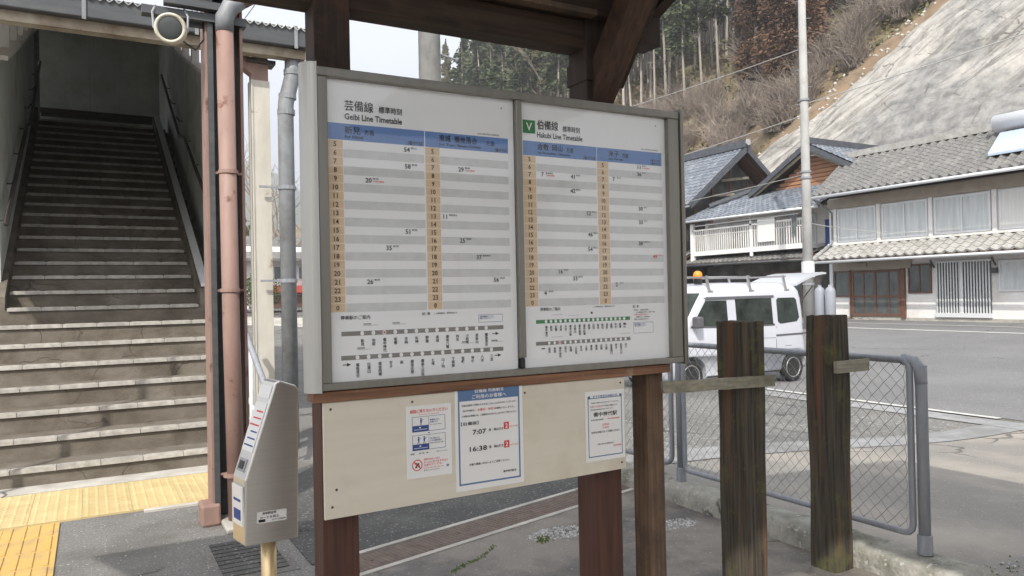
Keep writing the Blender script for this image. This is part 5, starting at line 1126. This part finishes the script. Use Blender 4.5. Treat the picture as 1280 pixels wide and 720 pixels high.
# band of bare orange earth along its upper edge
mb=MB(); n=90
for i in range(n+1):
    x=36+(62-36)*i/n; yb=ybnd(x)
    for k,dy in enumerate((-.5,.1,.7,1.4,2.1)):
        y=yb+dy+.5*noise.noise(Vector((x*.9,k*3,1))); mb.v.append((x+.25*dy,y,zh(x+.25*dy,y)+(.12 if 0<k<4 else -.2)+.35*abs(noise.noise(Vector((x*1.5,y*1.5,4))))))
for i in range(n):
    for k in range(4): a=i*5+k; mb.f.append((a,a+1,a+6,a+5)); mb.mi.append(0)
mb.build('earth_bank',m_earth,kind='structure',smooth=True)
# rubble along the bank
random.seed(8); mb=MB()
for i in range(260):
    x=random.uniform(38,60); y=ybnd(x)+random.uniform(-.3,2.4); z=zh(x,y)+.15; r=random.uniform(.06,.22)
    vs=[Vector((random.gauss(0,1),random.gauss(0,1),random.gauss(0,1))).normalized()*r*random.uniform(.7,1.2)+Vector((x,y,z)) for _ in range(6)]
    vs=[(x+r,y,z),(x-r*.8,y,z),(x,y+r,z),(x,y-r*.9,z),(x,y,z+r*.8),(x,y,z-r)]
    mb.add(vs,[(0,2,4),(2,1,4),(1,3,4),(3,0,4),(2,0,5),(1,2,5),(3,1,5),(0,3,5)])
mb.build('rubble',m_conc,label='loose stones along the orange earth bank above the mortar slope',cat='rubble',kind='stuff')
# far mountain
mb=MB(); n=60
for i in range(n+1):
    x=-400+1100*i/n
    for k in range(6):
        y=700+k*80; mb.v.append((x,y,max(0,(190*math.exp(-((x-160)/230)**2)+60*noise.fractal(Vector((x*.006,k*.4,2)),1,2,4))*(k/5)**.6)))
for i in range(n):
    for k in range(5): a=i*6+k; mb.f.append((a,a+1,a+7,a+6)); mb.mi.append(0)
mb.build('far_mountain',m_far,kind='structure',smooth=True)
# ================================================================== TREES
def cedar_mesh(sd,h,full,lean=0):
    random.seed(sd); tb_=MB(); tb_.tube([(0,0,-.8),(lean*.3,0,h*.3),(lean*.6,.1,h*.6),(lean,0,h*.97)],.14,7,.03)
    for i in range(10):
        a=random.random()*6.28; z=h*random.uniform(.3,.6); l=random.uniform(.5,1.4); tb_.tube([(lean*z/h,0,z),(lean*z/h+l*math.cos(a),l*math.sin(a),z+.15)],.03,3,.01,cap=False)
    cb=MB(); base=.06 if full else random.uniform(.36,.50); nb_=52 if full else 38
    for b in range(nb_):
        t=(b+random.random())/nb_; z=h*(base+(1.0-base)*t); rad=(2.3 if full else 1.7)*(1-t)**.6*(.55+.45*min(1,t*5))*random.uniform(.6,1.2)+.15
        a=random.random()*6.283; 
        for k in range(int(210 if full else 60)):
            q=random.random()**.6; r_=rad*q; aa=a+random.gauss(0,.33/(.4+q)); p=Vector((lean*z/h+r_*math.cos(aa),r_*math.sin(aa),z-.35*q*rad+random.gauss(0,.45 if full else .2)))
            s=random.uniform(.10,.22) if full else random.uniform(.14,.34); u=Vector((math.cos(aa),math.sin(aa),random.uniform(-.9,.1))).normalized()*s; v=u.cross(Vector((random.gauss(0,1),random.gauss(0,1),random.gauss(0,1)))).normalized()*s*.42
            cb.add([p-u,p+v,p+u*.9,p-v],[(0,1,2,3)])
    return tb_,cb
TM=[]
for i in range(7):
    a,b=cedar_mesh(50+i,random.Random(i).uniform(15,19),False,random.Random(i+9).uniform(-.6,.6)); TM.append((mesh_only(a,'trunk',m_bark),mesh_only(b,'crown',[m_leafA,m_leafA,m_leafB][i%3:][:1])))
TF=[]
for i in range(4):
    a,b=cedar_mesh(80+i,random.Random(i).uniform(11,14),True); TF.append((mesh_only(a,'trunk',m_bark),mesh_only(b,'crown',m_leafC if i<3 else m_leafA)))
def tree(name,lab,cat,data,x,y,s,rz,grp):
    z=zh(x,y); t=T(name,lab,cat,(x,y,z),grp); t.scale=(s,s,s*random.uniform(.92,1.08)); t.rotation_euler=(random.gauss(0,.02),random.gauss(0,.02),rz)
    for me,nm in zip(data,('trunk','crown')): o=bpy.data.objects.new(nm,me); sc.collection.objects.link(o); o.parent=t
def azp(x,y): return math.degrees(math.atan2(x,y))
CEDL=['bare trunked cedar at the front of the stand above the timetable board','bare trunked cedar far back in the stand above the timetable board','pale trunked cedar at the front of the stand right of the shelter post','pale trunked cedar deep in the stand right of the shelter post','pale trunked cedar at the front of the stand left of the rust brown trees','pale trunked cedar deep in the stand left of the rust brown trees']
random.seed(21); cnt=0; placed=[]
tries=0
while cnt<290 and tries<60000:
    tries+=1
    az=random.uniform(24.5,50.5); d_=random.uniform(60,165); x=d_*math.sin(R(az)); y=d_*math.cos(R(az)); z=zh(x,y)
    if az>46 and random.random()<.6: continue
    lo=15.5+ (2.5*sm(44,50,az)); 
    if z<lo or z>48: continue
    if y<ybnd(x)+6: continue
    if any((x-a)**2+(y-b)**2<(1.35)**2 for a,b in placed): continue
    placed.append((x,y)); cnt+=1
    tree('cedar_tree',CEDL[(0 if az<34 else 1 if az<42 else 2)*2+(1 if d_>95 else 0)],'tree',TM[random.randrange(7)],x,y,random.uniform(.8,1.15)*(1.25 if az<35 else 1.0),random.random()*6.28,'tall cedars on the hillside')
# the rest of the stand behind the nearest cedars, too many to pick apart
random.seed(31); mbT=MB(); mbC=MB(); c=0
while c<330:
    az=random.uniform(25.5,50); d_=random.uniform(88,175); x=d_*math.sin(R(az)); y=d_*math.cos(R(az)); z=zh(x,y)
    if z<20 or y<ybnd(x)+8: continue
    c+=1; h=random.uniform(15,20)*(1.25 if az<35 else 1.0); mbT.tube([(x,y,z-1),(x+random.gauss(0,.3),y,z+h*.95)],.17,4,.03,cap=False)
    for q_ in range(190):
        t=random.random(); zz=z+h*(.42+.58*t); rr=(1.9*(1-t)**.6+.2)*random.random()**.5; a=random.random()*6.283; p=Vector((x+rr*math.cos(a),y+rr*math.sin(a),zz))
        s=random.uniform(.22,.5); u=Vector((math.cos(a),math.sin(a),random.uniform(-.9,.1))).normalized()*s; v=u.cross(Vector((random.gauss(0,1),random.gauss(0,1),random.gauss(0,1)))).normalized()*s*.45
        mbC.add([p-u,p+v,p+u,p-v],[(0,1,2,3)])
o_=len(mbT.v); mbT.cur=0; nT=len(mbT.f); mbT.v+=mbC.v; mbT.f+=[tuple(i+o_ for i in f) for f in mbC.f]; mbT.mi+=[1]*len(mbC.f)
mbT.build('cedar_wood',[m_bark,m_leafA],label='dark mass of cedars standing behind the front rows of the hillside stand',cat='wood',kind='stuff')
def onhill(px_az,elev_t,jit=0):
    # walk out along an azimuth until the hill rises to the wanted slope of view
    d_=40
    while d_<200:
        x=d_*math.sin(R(px_az)); y=d_*math.cos(R(px_az))
        if (zh(x,y)-1.4)/d_>elev_t: return x,y
        d_+=.7
    return None
random.seed(5)
for i,(az,el,s) in enumerate([(47.6,.255,1.0),(49.0,.25,1.05),(50.2,.26,1.1),(48.4,.29,1.0),(50.8,.30,.95),(46.9,.30,.85),(51.6,.33,.9),(49.6,.33,1.0)]):
    p=onhill(az,el)
    if p: tree('brown_cedar',['broad rust brown cedar at the left edge of the brown clump','lowest rust brown cedar in the middle of the clump left of the slim pole','rust brown cedar next to the left side of the slim utility pole','dark green cedar standing up behind the rust brown clump','small rust brown cedar high up behind the slim utility pole','small brown cedar at the upper left corner of the brown clump','rust brown cedar just right of the slim pole among the bare shrubs','highest rust brown cedar in the clump near the top of the picture'][i],'tree',TF[i%4 if i%4!=3 else 3],p[0],p[1],s,i*1.3,'rust brown cedars')
# three pale leaning bare trees above the board, and bare trees in the left gap
def bare(sd,h,spread=1.0,n=9,r=.07):
    random.seed(sd); mb=MB()
    def br(p,d_,l,r_,k):
        q=p+d_*l; mid=p+d_*l*.5+Vector((random.gauss(0,.06),random.gauss(0,.06),0))*l
        mb.tube([p,mid,q],r_,4 if r_>.02 else 3,r_*.6,cap=False)
        if k<=0: return
        for _ in range(random.choice((2,3,3))):
            nd=(d_+Vector((random.gauss(0,.5*spread),random.gauss(0,.5*spread),random.uniform(-.1,.5)))).normalized(); br(q,nd,l*random.uniform(.55,.82),r_*.58,k-1)
        if k>1:
            nd=(d_+Vector((random.gauss(0,.6*spread),random.gauss(0,.6*spread),.2))).normalized(); br(mid,nd,l*.6,r_*.45,k-2)
    br(Vector((0,0,-.3)),Vector((random.gauss(0,.1),random.gauss(0,.1),1)).normalized(),h*.34,r,n)
    return mb
bt=[mesh_only(bare(i,9,1,5,.13),'branches',m_twig) for i in range(3)]
def baretree(i,x,y,z,s,label,grp=None):
    t=T('bare_tree',label,'tree',(x,y,z),grp); t.scale=(s,s,s); t.rotation_euler=(0,0,i*1.7); o=bpy.data.objects.new('branches',bt[i%3]); sc.collection.objects.link(o); o.parent=t
for i,(az,el) in enumerate(((30.3,.20),(31.6,.21),(32.6,.2),(26.2,.17),(27.3,.17))):
    p=onhill(az,el); 
    if p: baretree(i,p[0],p[1],zh(*p),1.6,['pale bare tree nearest the shelter post above the right poster','pale bare tree second from the shelter post above the posters','pale bare tree farthest right of three against the shelter post','sparse bare tree against the sky beside the concrete pole','sparse bare tree against the sky at the left end of the cedars'][i],'bare trees above the board')
baretree(0,10.3,46,1.2,1.15,'bare leafless tree behind the grey downpipe on the left')
baretree(1,12.2,55,1.4,1.2,'taller bare tree behind the distant white house')
blob('pine_tree','green conifer behind the distant house roof at the left gap','tree',(8.4,58,2.0),2.2,3.2,3000,m_leafB,7,.22)
# hillside scrub
def bushmesh(sd,n=110):
    random.seed(sd); mb=MB()
    for i in range(n):
        a=random.random()*6.28; l=random.uniform(1.2,3.2); tilt=random.uniform(.1,1.0); d_=Vector((math.cos(a)*tilt,math.sin(a)*tilt,1)).normalized()
        p=Vector((random.gauss(0,.3),random.gauss(0,.3),-.1)); q=p+d_*l*.55; e=q+(d_+Vector((random.gauss(0,.4),random.gauss(0,.4),random.uniform(-.7,.1)))).normalized()*l*.5
        mb.tube([p,q,e],.022,3,.007,cap=False)
        for k in range(3):
            s=p.lerp(q,random.uniform(.4,1)) if k else q; f=s+Vector((random.gauss(0,.5),random.gauss(0,.5),random.uniform(0,.8)))*.8; mb.tube([s,f],.011,3,.005,cap=False)
    return mesh_only(mb,'stems',m_twig)
BM=[bushmesh(200+i) for i in range(5)]
random.seed(77); k=0; tries=0
while k<230 and tries<9000:
    tries+=1; az=random.uniform(39.5,58.5); d_=random.uniform(48,100); x=d_*math.sin(R(az)); y=d_*math.cos(R(az))
    if x<35 or y<ybnd(x)+2.0: continue
    z=zh(x,y); el=(z-1.4)/d_
    if el<.12 or z>32: continue
    if az<46.5 and el>.24: continue
    k+=1; t=T('bare_shrub',['grey brown leafless shrub on the slope above the barn roof','grey brown leafless shrub just left of the slim utility pole','grey brown leafless shrub right of the slim pole above the orange earth bank'][0 if az<46 else 1 if az<50.5 else 2],'shrub',(x,y,z),'leafless shrubs on the hillside'); s=random.uniform(.7,1.25); t.scale=(s,s,s); t.rotation_euler=(0,0,random.random()*6.28)
    o=bpy.data.objects.new('stems',BM[k%5]); sc.collection.objects.link(o); o.parent=t
# leafy ground cover as one mass
random.seed(9); mb=MB(); c=0
while c<52000:
    az=random.uniform(24,60); d_=random.uniform(42,150); x=d_*math.sin(R(az)); y=d_*math.cos(R(az))
    if x<34.5 or y<ybnd(x)+1.5: continue
    g_=noise.noise(Vector((x*.12,y*.12,5)))
    if g_<-.12 and random.random()<.75: c+=1; continue
    c+=1
    z=zh(x,y)-.2+random.random()**2*1.6*(.5+g_); s=random.uniform(.10,.28); p=Vector((x,y,z)); u=Vector((random.gauss(0,1),random.gauss(0,1),random.gauss(0,.8))).normalized()*s; v=u.cross(Vector((random.gauss(0,1),random.gauss(0,1),random.gauss(0,1)))).normalized()*s*.5
    mb.add([p-u,p+v,p+u,p-v],[(0,1,2,3)])
mb.build('undergrowth',m_shrub,label='brown and olive undergrowth covering the hillside above the houses',cat='undergrowth',kind='stuff')
# ------------------------------------------------------------------ air
hm=bpy.data.materials.new('haze_air'); hm.use_nodes=True; _n=hm.node_tree; _n.nodes.clear(); _o=_n.nodes.new('ShaderNodeOutputMaterial'); _v=_n.nodes.new('ShaderNodeVolumePrincipled')
_v.inputs['Color'].default_value=(.93,.95,1,1); _v.inputs['Density'].default_value=.0012; _v.inputs['Anisotropy'].default_value=.3; _n.links.new(_v.outputs[0],_o.inputs['Volume'])
mb=MB(); mb.box(-1200,1200,-300,1300,-1.3,240); hz_=mb.build('haze',hm,kind='stuff')
